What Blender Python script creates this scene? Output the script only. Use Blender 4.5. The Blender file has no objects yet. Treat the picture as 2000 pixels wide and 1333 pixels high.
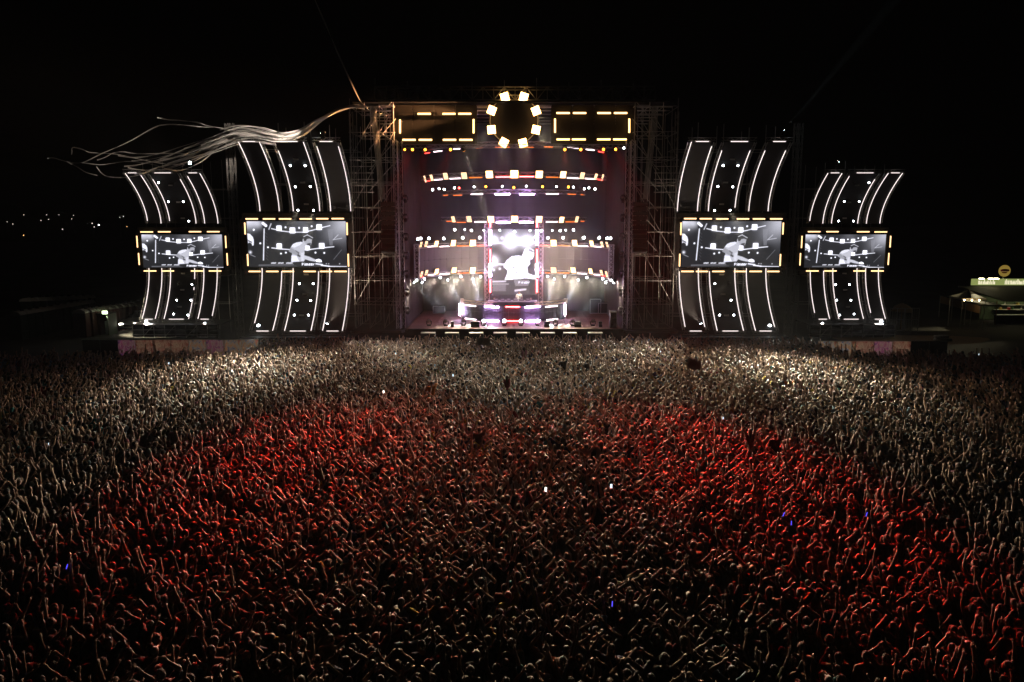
import bpy, math, random
import numpy as np
from mathutils import Vector, Matrix

random.seed(7)
RNG = np.random.default_rng(11)
SC = bpy.context.scene
COL = SC.collection

# ------------------------------------------------------------------ camera, sky, exposure
CAM = Vector((-0.18, 0.0, 11.8))
LENS = 28.0
FPX = LENS / 36.0 * 2000.0          # focal length in pixels of the 2000 px wide photograph
PITCH = math.radians(8.64)
cam_d = bpy.data.cameras.new("camera")
cam_d.lens = LENS
cam_d.sensor_width = 36.0
cam_d.clip_start = 0.1
cam_d.clip_end = 3000.0
cam_o = bpy.data.objects.new("camera", cam_d)
cam_o.location = CAM
cam_o.rotation_euler = (math.radians(90) - PITCH, 0, 0)
COL.objects.link(cam_o)
SC.camera = cam_o

world = bpy.data.worlds.new("World")
SC.world = world
world.use_nodes = True
wn = world.node_tree
wn.nodes.clear()
w_out = wn.nodes.new("ShaderNodeOutputWorld")
w_bg = wn.nodes.new("ShaderNodeBackground")
w_sky = wn.nodes.new("ShaderNodeTexSky")
w_sky.sky_type = 'NISHITA'
w_sky.sun_disc = False
w_sky.sun_elevation = math.radians(-7)
w_sky.sun_rotation = math.radians(200)
w_bg.inputs[1].default_value = 0.004
wn.links.new(w_sky.outputs[0], w_bg.inputs[0])
wn.links.new(w_bg.outputs[0], w_out.inputs[0])

SC.view_settings.view_transform = 'Standard'
SC.view_settings.look = 'None'
SC.view_settings.exposure = 0.0
SC.view_settings.gamma = 1.0
SC.view_settings.use_curve_mapping = False
SC.render.engine = 'CYCLES'
SC.unit_settings.scale_length = 0.82      # one unit is 0.82 m: people stand about 2.1 units tall
PS = 1.1
SC.cycles.use_denoising = True
SC.cycles.max_bounces = 4
SC.cycles.diffuse_bounces = 0
SC.cycles.glossy_bounces = 2
SC.cycles.volume_bounces = 0
SC.cycles.transparent_max_bounces = 4
SC.cycles.sample_clamp_indirect = 4.0
SC.cycles.use_light_tree = True

HAZE_D, HAZE_G, SMOKE_D = 0.00016, 0.0, 0.015

# ------------------------------------------------------------------ measuring helpers
CA, SA = math.cos(PITCH), math.sin(PITCH)


def at(px, py, Y):
    """World point at depth Y that a measurement (px, py) of the 2000 x 1333 photograph belongs to."""
    dx = (px - 1000.0) / FPX
    dy = (666.5 - py) / FPX
    d = Vector((dx, CA + dy * SA, -SA + dy * CA))
    t = (Y - CAM.y) / d.y
    return CAM + d * t


def at_z(px, py, z):
    dx = (px - 1000.0) / FPX
    dy = (666.5 - py) / FPX
    d = Vector((dx, CA + dy * SA, -SA + dy * CA))
    t = (z - CAM.z) / d.z
    return CAM + d * t


def proj(p):
    v = Vector(p) - CAM
    zc = v.y * CA - v.z * SA
    yc = v.y * SA + v.z * CA
    return 1000.0 + FPX * v.x / zc, 666.5 - FPX * yc / zc


ORD = ["first", "second", "third", "fourth", "fifth", "sixth", "seventh", "eighth", "ninth", "tenth", "eleventh",
       "twelfth", "thirteenth", "fourteenth", "fifteenth", "sixteenth", "seventeenth", "eighteenth", "nineteenth",
       "twentieth", "twenty-first", "twenty-second", "twenty-third", "twenty-fourth", "twenty-fifth", "twenty-sixth",
       "twenty-seventh", "twenty-eighth", "twenty-ninth", "thirtieth"]

# ------------------------------------------------------------------ materials


def new_mat(name):
    m = bpy.data.materials.new(name)
    m.use_nodes = True
    nt = m.node_tree
    nt.nodes.clear()
    out = nt.nodes.new("ShaderNodeOutputMaterial")
    return m, nt, out


def surf(name, col, rough=0.6, metal=0.0, var=0.25, scale=3.0, spec=0.4, bump=0.0, sheen=0.0):
    m, nt, out = new_mat(name)
    b = nt.nodes.new("ShaderNodeBsdfPrincipled")
    tc = nt.nodes.new("ShaderNodeTexCoord")
    n = nt.nodes.new("ShaderNodeTexNoise")
    n.inputs["Scale"].default_value = scale
    n.inputs["Detail"].default_value = 4.0
    nt.links.new(tc.outputs["Object"], n.inputs["Vector"])
    mx = nt.nodes.new("ShaderNodeMix")
    mx.data_type = 'RGBA'
    a = [max(0.0, c * (1 - var)) for c in col] + [1]
    c2 = [min(1.0, c * (1 + var)) for c in col] + [1]
    mx.inputs[6].default_value = a
    mx.inputs[7].default_value = c2
    nt.links.new(n.outputs["Fac"], mx.inputs[0])
    nt.links.new(mx.outputs[2], b.inputs["Base Color"])
    b.inputs["Roughness"].default_value = rough
    b.inputs["Metallic"].default_value = metal
    b.inputs["Specular IOR Level"].default_value = spec
    if sheen:
        b.inputs["Sheen Weight"].default_value = sheen
        b.inputs["Sheen Roughness"].default_value = 0.35
    if bump:
        bp = nt.nodes.new("ShaderNodeBump")
        bp.inputs["Strength"].default_value = bump
        nt.links.new(n.outputs["Fac"], bp.inputs["Height"])
        nt.links.new(bp.outputs[0], b.inputs["Normal"])
    nt.links.new(b.outputs[0], out.inputs[0])
    return m


def glow(name, col, strength, sampling='AUTO'):
    m, nt, out = new_mat(name)
    e = nt.nodes.new("ShaderNodeEmission")
    e.inputs[0].default_value = (*col, 1)
    e.inputs[1].default_value = strength
    nt.links.new(e.outputs[0], out.inputs[0])
    m.cycles.emission_sampling = sampling
    return m


M = {}
M['black'] = surf("black_paint", (0.012, 0.012, 0.013), 0.55, 0, 0.3, 6)
M['black_cloth'] = surf("black_cloth", (0.007, 0.0065, 0.006), 0.95, 0, 0.35, 1.5, 0.1)
M['panel_cloth'] = surf("panel_cloth", (0.04, 0.034, 0.028), 0.9, 0, 0.25, 0.8, 0.15)
M['steel'] = surf("galvanised_steel", (0.45, 0.43, 0.40), 0.55, 0.1, 0.25, 5)
M['alu'] = surf("aluminium", (0.55, 0.54, 0.53), 0.42, 0.6, 0.15, 6)
M['deck'] = surf("deck_plywood", (0.17, 0.07, 0.045), 0.7, 0, 0.3, 2.2)
M['deck2'] = surf("deck_plywood_worn", (0.145, 0.06, 0.04), 0.75, 0, 0.3, 2.7)
M['pale'] = surf("pale_painted_wood", (0.55, 0.52, 0.46), 0.7, 0, 0.15, 3)
M['gold'] = surf("warm_truss", (0.62, 0.46, 0.27), 0.45, 0.5, 0.15, 5)
M['grille'] = surf("speaker_grille", (0.02, 0.02, 0.021), 0.7, 0.1, 0.4, 30)
M['white'] = surf("white_paint", (0.72, 0.72, 0.7), 0.5, 0, 0.08, 3)
M['led_off'] = surf("dark_led_tile", (0.075, 0.055, 0.048), 0.6, 0, 0.2, 1.2)
M['booth_tile'] = surf("booth_led_tile", (0.06, 0.05, 0.06), 0.5, 0, 0.2, 1.2)

AMB = (1.0, 0.62, 0.24)
M['amber'] = glow("amber_lamp", (1.0, 0.56, 0.20), 4.5)
M['amber_s'] = glow("amber_lamp_screen_edge", (1.0, 0.60, 0.27), 2.6)
M['blind'] = glow("blinder_lamp", (1.0, 0.54, 0.17), 14.0)
M['blind_s'] = glow("blinder_lamp_small", (1.0, 0.58, 0.25), 6.0)
M['blind_d'] = glow("blinder_lamp_dim", (1.0, 0.62, 0.34), 2.6)
M['b_white'] = glow("white_bar", (1.0, 0.78, 0.84), 5.0)
M['b_lav'] = glow("lavender_bar", (0.72, 0.42, 1.0), 110.0)
M['b_org'] = glow("orange_bar", (1.0, 0.2, 0.02), 1.8)
M['b_red'] = glow("red_bar", (1.0, 0.05, 0.04), 6.0)
M['b_pink'] = glow("pink_red_bar", (1.0, 0.06, 0.06), 22.0)
M['tube_w'] = glow("white_tube", (1.0, 0.86, 0.83), 1.7)
M['tube_v'] = glow("violet_white_tube", (0.78, 0.55, 1.0), 85.0)
M['tube_r'] = glow("red_tube", (1.0, 0.05, 0.06), 24.0)
M['lens_w'] = glow("white_lens", (0.86, 0.93, 1.0), 30.0)
M['lens_wb'] = glow("bright_white_lens", (0.80, 0.93, 1.0), 80.0)
M['lens_s'] = glow("small_white_lens", (0.84, 0.93, 1.0), 22.0)
M['lens_a'] = glow("amber_lens", (1.0, 0.34, 0.02), 14.0)
M['lens_r'] = glow("red_lens", (1.0, 0.07, 0.05), 14.0)

# ------------------------------------------------------------------ mesh building


class MB:
    def __init__(self):
        self.v = []
        self.f = []

    def add(self, vs, fs):
        o = len(self.v)
        self.v += [tuple(p) for p in vs]
        self.f += [tuple(i + o for i in f) for f in fs]
        return self

    def box(self, c, s, m=None):
        x, y, z = (k * 0.5 for k in s)
        vs = [Vector(p) for p in ((-x, -y, -z), (x, -y, -z), (x, y, -z), (-x, y, -z),
                                  (-x, -y, z), (x, -y, z), (x, y, z), (-x, y, z))]
        if m is not None:
            vs = [m @ p for p in vs]
        c = Vector(c)
        return self.add([p + c for p in vs], [(0, 3, 2, 1), (4, 5, 6, 7), (0, 1, 5, 4), (1, 2, 6, 5), (2, 3, 7, 6), (3, 0, 4, 7)])

    def bbox(self, c, s, b=0.02):
        """Box with chamfered vertical-face edges (an octagonal prism in plan and rounded top and bottom rings)."""
        x, y, z = (k * 0.5 for k in s)
        b = min(b, x * .5, y * .5, z * .5)
        rings = []
        for zz, ins in ((-z, b), (-z + b, 0), (z - b, 0), (z, b)):
            X, Y = x - ins, y - ins
            rings.append([(-X + b, -Y, zz), (X - b, -Y, zz), (X, -Y + b, zz), (X, Y - b, zz),
                          (X - b, Y, zz), (-X + b, Y, zz), (-X, Y - b, zz), (-X, -Y + b, zz)])
        vs = [Vector(p) + Vector(c) for r in rings for p in r]
        fs = [tuple(range(7, -1, -1)), tuple(range(24, 32))]
        for r in range(3):
            for i in range(8):
                j = (i + 1) % 8
                fs.append((r * 8 + i, r * 8 + j, r * 8 + 8 + j, r * 8 + 8 + i))
        return self.add(vs, fs)

    def tube(self, pts, r, n=6, caps=True):
        pts = [Vector(p) for p in pts]
        k = len(pts)
        rr = r if isinstance(r, (list, tuple)) else [r] * k
        vs = []
        ref = None
        for i, p in enumerate(pts):
            t = (pts[min(i + 1, k - 1)] - pts[max(i - 1, 0)]).normalized()
            if ref is None:
                ref = Vector((0, 0, 1)) if abs(t.z) < 0.9 else Vector((1, 0, 0))
            a = t.cross(ref).normalized()
            b = a.cross(t).normalized()
            ref = b
            for j in range(n):
                an = 2 * math.pi * j / n
                vs.append(p + (a * math.cos(an) + b * math.sin(an)) * rr[i])
        fs = []
        for i in range(k - 1):
            for j in range(n):
                j2 = (j + 1) % n
                fs.append((i * n + j, i * n + j2, i * n + n + j2, i * n + n + j))
        if caps:
            fs.append(tuple(range(n - 1, -1, -1)))
            fs.append(tuple(range((k - 1) * n, k * n)))
        return self.add(vs, fs)

    def lathe(self, prof, n=12, m=None, c=(0, 0, 0)):
        """prof: (radius, height) pairs round the local z axis."""
        vs, fs = [], []
        for r, h in prof:
            for j in range(n):
                a = 2 * math.pi * j / n
                p = Vector((r * math.cos(a), r * math.sin(a), h))
                vs.append((m @ p if m is not None else p) + Vector(c))
        for i in range(len(prof) - 1):
            for j in range(n):
                j2 = (j + 1) % n
                fs.append((i * n + j, i * n + j2, i * n + n + j2, i * n + n + j))
        fs.append(tuple(range(n - 1, -1, -1)))
        fs.append(tuple(range((len(prof) - 1) * n, len(prof) * n)))
        return self.add(vs, fs)

    def prism(self, poly, y0, y1):
        """poly: (x, z) outline, extruded along y."""
        n = len(poly)
        vs = [(x, y0, z) for x, z in poly] + [(x, y1, z) for x, z in poly]
        fs = [tuple(range(n)), tuple(range(2 * n - 1, n - 1, -1))]
        for i in range(n):
            j = (i + 1) % n
            fs.append((i, i + n, j + n, j))
        return self.add(vs, fs)

    def mesh(self, name, smooth=False):
        me = bpy.data.meshes.new(name)
        me.from_pydata(self.v, [], self.f)
        me.update()
        if smooth:
            me.polygons.foreach_set("use_smooth", [True] * len(me.polygons))
        return me


def put(name, me, mat, parent=None, loc=(0, 0, 0), rot=(0, 0, 0), scale=(1, 1, 1), mtx=None):
    if mat is not None and len(me.materials) == 0:
        me.materials.append(mat)
    o = bpy.data.objects.new(name, me)
    COL.objects.link(o)
    if mat is not None:
        o.material_slots[0].link = 'OBJECT'
        o.material_slots[0].material = mat
    if parent is not None:
        o.parent = parent
    if mtx is not None:
        o.matrix_basis = mtx
    else:
        o.location = loc
        o.rotation_euler = rot
        o.scale = scale
    return o


def tag(o, label, cat, group=None, kind=None):
    if label:
        o["label"] = label
    if cat:
        o["category"] = cat
    if group:
        o["group"] = group
    if kind:
        o["kind"] = kind
    return o


def thing(name, label, cat, loc=(0, 0, 0), rot=(0, 0, 0), group=None):
    o = bpy.data.objects.new(name, None)
    COL.objects.link(o)
    o.location = loc
    o.rotation_euler = rot
    o.empty_display_size = 0.2
    return tag(o, label, cat, group)


U = {}
U['rod'] = MB().tube([(0, 0, 0), (0, 0, 1)], 1.0, 6).mesh("unit_rod", True)
U['box'] = MB().bbox((0, 0, 0), (1, 1, 1), 0.04).mesh("unit_box")


def rod_mtx(a, b, r):
    a, b = Vector(a), Vector(b)
    d = b - a
    L = d.length
    q = d.to_track_quat('Z', 'Y')
    return Matrix.Translation(a) @ q.to_matrix().to_4x4() @ Matrix.Diagonal((r, r, L, 1))


def rod(name, a, b, r, mat, parent, org=(0, 0, 0)):
    org = Vector(org)
    return put(name, U['rod'], mat, parent, mtx=rod_mtx(Vector(a) - org, Vector(b) - org, r))


def block(name, c, s, mat, parent, org=(0, 0, 0), rot=(0, 0, 0)):
    return put(name, U['box'], mat, parent, loc=Vector(c) - Vector(org), rot=rot, scale=s)

# ------------------------------------------------------------------ the setting: ground, far hill
SIDE = {-1: "streamer side", 1: "food stall side"}


def ground_material():
    m, nt, out = new_mat("asphalt")
    b = nt.nodes.new("ShaderNodeBsdfPrincipled")
    tc = nt.nodes.new("ShaderNodeTexCoord")
    n1 = nt.nodes.new("ShaderNodeTexNoise")
    n1.inputs["Scale"].default_value = 0.15
    n1.inputs["Detail"].default_value = 6
    n2 = nt.nodes.new("ShaderNodeTexNoise")
    n2.inputs["Scale"].default_value = 25
    nt.links.new(tc.outputs["Object"], n1.inputs["Vector"])
    nt.links.new(tc.outputs["Object"], n2.inputs["Vector"])
    r = nt.nodes.new("ShaderNodeValToRGB")
    r.color_ramp.elements[0].position = 0.3
    r.color_ramp.elements[0].color = (0.03, 0.027, 0.024, 1)
    r.color_ramp.elements[1].position = 0.75
    r.color_ramp.elements[1].color = (0.085, 0.075, 0.062, 1)
    nt.links.new(n1.outputs["Fac"], r.inputs[0])
    nt.links.new(r.outputs[0], b.inputs["Base Color"])
    b.inputs["Roughness"].default_value = 0.9
    bp = nt.nodes.new("ShaderNodeBump")
    bp.inputs["Strength"].default_value = 0.3
    nt.links.new(n2.outputs["Fac"], bp.inputs["Height"])
    nt.links.new(bp.outputs[0], b.inputs["Normal"])
    nt.links.new(b.outputs[0], out.inputs[0])
    return m


gm = bpy.data.meshes.new("ground")
GX = 680
gm.from_pydata([(-GX, -40, 0), (GX, -40, 0), (GX, 980, 0), (-GX, 980, 0)], [], [(0, 1, 2, 3)])
ground = put("ground", gm, ground_material())
ground["kind"] = "structure"

# a long low hill behind the site
hb = MB()
nx, ny = 61, 9
for j in range(ny):
    for i in range(nx):
        x = -660 + 1320 * i / (nx - 1)
        y = 430 + 500 * j / (ny - 1)
        prof = math.sin(math.pi * j / (ny - 1)) ** 1.2
        hgt = 10 + 16 * max(0, -x) / 660 + 5 * math.sin(x * 0.011 + 1) + 3 * math.sin(x * 0.037)
        hb.v.append((x, y, -0.5 + max(0.4, hgt) * prof))
for j in range(ny - 1):
    for i in range(nx - 1):
        a = j * nx + i
        hb.f.append((a, a + 1, a + nx + 1, a + nx))
hill = put("hills", hb.mesh("hills", True), surf("scrub_hill", (0.045, 0.05, 0.03), 0.95, 0, 0.4, 0.05))
hill["kind"] = "structure"

# ------------------------------------------------------------------ scaffold and truss builders


def truss_mesh(path, w=0.4, n_lace=None, chords=4, r=0.025):
    """Chords and lacing of a box truss that follows path (points with per-point side vectors, horizontal)."""
    k = len(path)
    ch = [[] for _ in range(4)]
    for i in range(k):
        p = Vector(path[i])
        t = (Vector(path[min(i + 1, k - 1)]) - Vector(path[max(i - 1, 0)])).normalized()
        up = Vector((0, 0, 1)) if abs(t.z) < 0.9 else Vector((0, 1, 0))
        s = t.cross(up).normalized()
        u = s.cross(t).normalized()
        for q, (a, b) in enumerate(((-1, -1), (1, -1), (1, 1), (-1, 1))):
            ch[q].append(p + s * a * w / 2 + u * b * w / 2)
    return ch


def curved_truss(name, label, path, w=0.4, mat='steel', r=0.028, group=None):
    o = Vector(path[len(path) // 2])
    t = thing(name, label, "truss", o, group=group)
    ch = truss_mesh([Vector(p) - o for p in path], w)
    for c in ch:
        put("chord", MB().tube(c, r, 5).mesh("chord", True), M[mat], t)
    lb = MB()
    for a, b in ((0, 1), (1, 2), (2, 3), (3, 0)):
        for i in range(len(path) - 1):
            p, q = (ch[a][i], ch[b][i + 1]) if i % 2 == 0 else (ch[b][i], ch[a][i + 1])
            lb.tube([p, q], r * 0.6, 4, False)
    put("lacing", lb.mesh("lacing"), M[mat], t)
    return t


def straight(a, b, n):
    a, b = Vector(a), Vector(b)
    return [a.lerp(b, i / n) for i in range(n + 1)]


def scaffold(name, label, x0, x1, y0, y1, z1, nxb, nyb, lift=2.0, mat='steel', group=None, diag=True, r=0.035, z0=0.0, ledg=0):
    o = Vector(((x0 + x1) / 2, (y0 + y1) / 2, z0))
    t = thing(name, label, "scaffold", o, group=group)
    xs = [x0 + (x1 - x0) * i / nxb for i in range(nxb + 1)]
    ys = [y0 + (y1 - y0) * i / nyb for i in range(nyb + 1)]
    nz = int((z1 - z0) / lift)
    for x in xs:
        for y in ys:
            rod("upright", (x, y, z0), (x + random.uniform(-.05, .05), y, z1 + random.uniform(-0.2, 0.5)), r, M[mat], t, o)
    for k in range(1, nz + 1):
        z = z0 + k * lift
        for y in ys:
            rod("ledger", (xs[0] - 0.15, y, z + random.uniform(-.04, .04)), (xs[-1] + 0.15, y, z + random.uniform(-.04, .04)), r * 0.9, M[mat], t, o)
        if k % (ledg or 1) == 0:
            for x in xs:
                rod("transom", (x, ys[0], z), (x, ys[-1], z), r * 0.9, M[mat], t, o)
        if diag:
            for i in range(nxb):
                if (i + k) % 2:
                    rod("brace", (xs[i], ys[0] - 0.05, z - lift), (xs[i + 1], ys[0] - 0.05, z), r * 0.85, M[mat], t, o)
            rod("brace", (xs[(k) % len(xs)], ys[0], z - lift), (xs[k % len(xs)], ys[-1], z), r * 0.85, M[mat], t, o)
    return t


# ------------------------------------------------------------------ lamp builders
me_housing = MB().bbox((0, 0.06, 0), (1, 0.07, 0.06), 0.012).mesh("bar_housing")
tb = MB()
tb.tube([(-0.49, 0, 0), (0.49, 0, 0)], 1.0, 8)
me_tube = tb.mesh("bar_tube", True)
me_clamp = MB().tube([(0, 0.06, 0.05), (0, 0.08, 0.16), (0, 0.14, 0.2), (0, 0.2, 0.14)], 0.02, 5).mesh("bar_clamp", True)


def light_bar(c, L, mat, label, group, vec=(1, 0, 0), r=0.042, cat="light bar", clamps=True):
    """A tube lamp in a black housing; vec is the direction it runs along, the tube faces the audience."""
    x = Vector(vec).normalized()
    y = Vector((0, 1, 0))
    y = (y - x * y.dot(x)).normalized()
    z = x.cross(y)
    rot = Matrix((x, y, z)).transposed().to_4x4()
    t = thing("light_bar", label, cat, c, rot.to_euler(), group)
    put("housing", me_housing, M['black'], t, scale=(L, 1, 1))
    put("tube", me_tube, M[mat] if isinstance(mat, str) else mat, t, loc=(0, -0.02, 0), scale=(L, r, r))
    if clamps:
        for s in (-1, 1):
            put("clamp", me_clamp, M['black'], t, loc=(s * L * 0.36, 0, 0))
    return t


def blinder_meshes():
    hs = MB().bbox((0, 0.09, 0), (1, 0.16, 1), 0.04).mesh("blinder_housing")
    row = MB()
    for i in range(5):
        row.add([(-.47 + i * .19 + dx, 0, dz) for dx, dz in ((0, -.07), (.17, -.07), (.17, .07), (0, .07))] +
                [(-.47 + i * .19 + .03 + dx, -.02, dz) for dx, dz in ((0, -.045), (.11, -.045), (.11, .045), (0, .045))],
                [(4, 5, 6, 7), (0, 1, 5, 4), (1, 2, 6, 5), (2, 3, 7, 6), (3, 0, 4, 7)])
    rw = row.mesh("blinder_lamp_row")
    yk = MB().tube([(-.53, 0.09, 0), (-.55, .12, .35), (-.4, .16, .62), (.4, .16, .62), (.55, .12, .35), (.53, .09, 0)], 0.025, 5).mesh("blinder_yoke", True)
    return hs, rw, yk


me_bh, me_br, me_by = blinder_meshes()


def blinder(c, w, h, rot, mat, label, group, yoke=True, spot=None, aim=None):
    t = thing("blinder_lamp", label, "stage light", c, rot, group)
    put("housing", me_bh, M['black'], t, scale=(w * (1.04 if yoke else .72), 1, h * (1.04 if yoke else .72)))
    for i in range(5):
        put("lamp_row", me_br, M[mat], t, loc=(0, 0, (-0.385 + i * 0.1925) * h), scale=(w, 1, h * 1.15))
    if yoke:
        put("yoke", me_by, M['black'], t, scale=(w, 1, h))
    if spot is not None:
        d = Vector(aim) - Vector(c)
        lo = bpy.data.objects.new("wash_lamp", spot)
        COL.objects.link(lo)
        lo.location = Vector(c) + Vector((0, -.08, 0))
        lo.rotation_euler = d.to_track_quat('-Z', 'Y').to_euler()
        lo.parent = t
        lo.matrix_parent_inverse = (Matrix.Translation(c) @ t.rotation_euler.to_matrix().to_4x4()).inverted()
    return t


# moving head: head axis along local -Z of the head matrix, lens at the end
me_base = MB().bbox((0, 0, 0), (0.42, 0.34, 0.16), 0.03).mesh("moving_head_base")
me_yoke = MB().tube([(-.22, 0, .05), (-.25, 0, .25), (-.24, 0, .46)], .045, 6).tube([(.22, 0, .05), (.25, 0, .25), (.24, 0, .46)], .045, 6).tube([(-.22, 0, .06), (.22, 0, .06)], .05, 6).mesh("moving_head_yoke", True)
me_head = MB().lathe([(.05, .28), (.14, .26), (.17, .18), (.18, .02), (.20, -.1), (.205, -.22), (.19, -.24)], 12).mesh("moving_head_body", True)
me_lens = MB().lathe([(.175, -.236), (.16, -.262), (.10, -.285), (.03, -.295)], 14).mesh("moving_head_lens", True)
SPOTS = {}


def spot_data(key, col, power, deg, blend=0.4, size=0.12):
    if key not in SPOTS:
        d = bpy.data.lights.new(key, 'SPOT')
        d.color = col
        d.energy = power
        d.spot_size = math.radians(deg)
        d.spot_blend = blend
        d.shadow_soft_size = size
        SPOTS[key] = d
    return SPOTS[key]


def moving_head(c, aim, lens, label, group, size=1.0, hang=True, spot=None, cat="moving head"):
    """c: centre of the head; aim: the point it looks at."""
    c = Vector(c)
    s = size
    z = 0.46 * s
    t = thing("moving_head", label, cat, c, group=group)
    sg = 1 if hang else -1
    put("base", me_base, M['black'], t, loc=(0, 0, sg * z), scale=(s, s, s))
    put("yoke", me_yoke, M['black'], t, loc=(0, 0, sg * z), rot=((math.pi if hang else 0), 0, 0), scale=(s, s, s))
    d = Vector(aim) - c
    q = d.to_track_quat('-Z', 'Y')
    mh = q.to_matrix().to_4x4() @ Matrix.Diagonal((s, s, s, 1))
    hd = put("head", me_head, M['black'], t, mtx=mh)
    put("lens", me_lens, M[lens], t, mtx=mh)
    if spot is not None:
        lo = bpy.data.objects.new("beam_lamp", spot)
        COL.objects.link(lo)
        lo.parent = t
        lo.matrix_basis = Matrix.Translation(d.normalized() * 0.34 * s) @ q.to_matrix().to_4x4()
    return t


# ------------------------------------------------------------------ stage deck
Z0 = 2.22           # deck level
DX, YF, YB = 9.6, 70.2, 84.6
st = thing("concert_stage", "wide stage deck of reddish brown plywood panels with a black fascia", "stage", (0, YF, 0))
for i in range(8):
    for j in range(6):
        w = 2 * DX / 8
        d = (YB - YF) / 6
        block("deck_panel", (-DX + (i + .5) * w, YF + (j + .5) * d, Z0 - 0.03 + random.uniform(-.004, .004)), (w - 0.012, d - 0.012, 0.06), M['deck' if (i * 3 + j * 5) % 4 else 'deck2'], st, (0, YF, 0))
fz = MB()
for i in range(96):
    x = -14.2 + 28.4 * i / 95
    fz.v += [(x, -0.12 + 0.05 * math.sin(i * 1.9), 0.02), (x, -0.06 + 0.02 * math.sin(i * 1.9), Z0 - 0.07)]
for i in range(95):
    fz.f.append((2 * i, 2 * i + 2, 2 * i + 3, 2 * i + 1))
put("fascia_cloth", fz.mesh("fascia", True), M['black_cloth'], st)
block("front_lip", (0, YF - 0.09, Z0 - 0.01), (2 * DX, 0.1, 0.09), M['black'], st, (0, YF, 0))
for s in (-1, 1):
    block("side_deck", (s * 12.1, 76, Z0 - 0.15), (4.8, 13.4, 0.2), M['black'], st, (0, YF, 0))

# front row of low speaker boxes with pale lids
for i, (a, b) in enumerate(((822, 850), (869, 896), (917, 944), (964, 990), (1008, 1035), (1056, 1084), (1100.6, 1126.5), (1148.5, 1177))):
    p, q = at(a, 651, 69.2), at(b, 651, 69.2)
    w = q.x - p.x
    t = thing("front_speaker", f"{ORD[i]} low black pale-lidded speaker box along the stage front from the streamer side", "speaker", ((p.x + q.x) / 2, 69.3, 0), group="low speaker boxes along the stage front")
    zt = p.z + 0.02
    block("cabinet", (0, 0, zt / 2 - 0.03), (w + 0.06, 0.62, zt - 0.06), M['black'], t)
    block("grille", (0, -0.33, zt * 0.62), (w - 0.1, 0.04, zt * 0.55), M['grille'], t)
    block("lid", (0, 0, zt), (w, 0.6, 0.05), M['pale'], t)

# crowd barrier in front of the stage
for i in range(16):
    x = -14 + 28 * (i + 0.5) / 16
    t = thing("crowd_barrier", f"{ORD[i]} steel crowd barrier before the stage from the streamer side", "barrier", (x, 67.6, 0), group="crowd barriers in front of the stage")
    rod("rail", (-0.85, 0, 1.15), (0.85, 0, 1.15), 0.035, M['alu'], t)
    rod("rail", (-0.85, 0, 0.1), (0.85, 0, 0.1), 0.03, M['alu'], t)
    block("sheet", (0, 0.02, 0.62), (1.66, 0.02, 0.98), M['alu'], t)
    rod("brace", (0, 0.02, 1.1), (0, 0.9, 0.05), 0.03, M['alu'], t)

# ------------------------------------------------------------------ stage house: drapes, roof, towers


def drape(name, label, a, b, z0, z1, folds, depth, mat, cat="drape"):
    a, b = Vector(a), Vector(b)
    nrm = (b - a).cross(Vector((0, 0, 1))).normalized()
    m = MB()
    n = folds * 4
    zs = [z0, z0 + (z1 - z0) * .5, z1]
    for z in zs:
        for i in range(n + 1):
            ph = math.pi * 0.5 * i
            k = depth * (math.sin(ph + 0.4 * math.sin(i * .37)) * (1 if z < z1 else .6))
            m.v.append(tuple(a.lerp(b, i / n) + nrm * k - a + Vector((0, 0, z - a.z))))
    for r in range(2):
        for i in range(n):
            q = r * (n + 1) + i
            m.f.append((q, q + 1, q + n + 2, q + n + 1))
    o = put(name, m.mesh(name, True), mat, None, loc=a)
    return tag(o, label, cat)


drape("back_drape", "tall black pleated cloth hanging across the back of the stage", (-13.5, 85.0, 0), (13.5, 85.0, 0), 0.1, 22.5, 30, 0.03, M['black_cloth'])
M['warm_drape'] = surf("brown_side_cloth", (0.05, 0.04, 0.033), 0.9, 0, 0.3, 1.0, 0.15)
for s in (-1, 1):
    drape("side_drape", f"dark brown pleated side curtain of the stage opening on the {SIDE[s]}", (s * 9.75, 71.6, 0), (s * 9.75, 84.7, 0), Z0 + .02, 19.0, 24, 0.1, M['warm_drape'])
# roof cover
rc = thing("stage_roof", "black flat roof cover over the stage opening", "roof", (0, 78, 21.2))
block("sheet", (0, 78, 21.9), (28, 14.5, 0.12), M['black_cloth'], rc, (0, 78, 21.2))
for i in range(6):
    rod("rafter", (-13.8, 72 + i * 2.5, 21.6), (13.8, 72 + i * 2.5, 21.6), 0.06, M['steel'], rc, (0, 78, 21.2))

# header board behind the amber bar frames
hz0, hz1 = at(1000, 284, 71.5).z, at(1000, 205, 71.5).z
for s in (-1, 1):
    xa, xb = at(1004 + s * 72, 250, 71.6).x, at(1004 + s * 240, 250, 71.6).x
    t = thing("header_panel", f"black cloth header panel framed by amber bars on the {SIDE[s]}", "panel", ((xa + xb) / 2, 71.7, hz0))
    wd = abs(xb - xa)
    for i in range(4):
        block("cloth_panel", (-wd / 2 + (i + .5) * wd / 4, 0, (hz1 - hz0) / 2), (wd / 4 - .02, 0.05, hz1 - hz0), M['panel_cloth'], t)
t = thing("ring_panel", "round black disc inside the ring of blinder lamps", "panel", at(1004, 235, 71.75))
put("disc", MB().lathe([(2.15, -.03), (2.2, 0), (2.15, .03)], 40, Matrix.Rotation(math.pi / 2, 4, 'X')).mesh("disc"), M['panel_cloth'], t)
rg = []
for i in range(41):
    a = 2 * math.pi * i / 40
    rg.append((2.1 * math.cos(a), -0.12, 2.1 * math.sin(a)))
put("hoop", MB().tube(rg, 0.05, 6).mesh("hoop", True), M['steel'], t)

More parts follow.
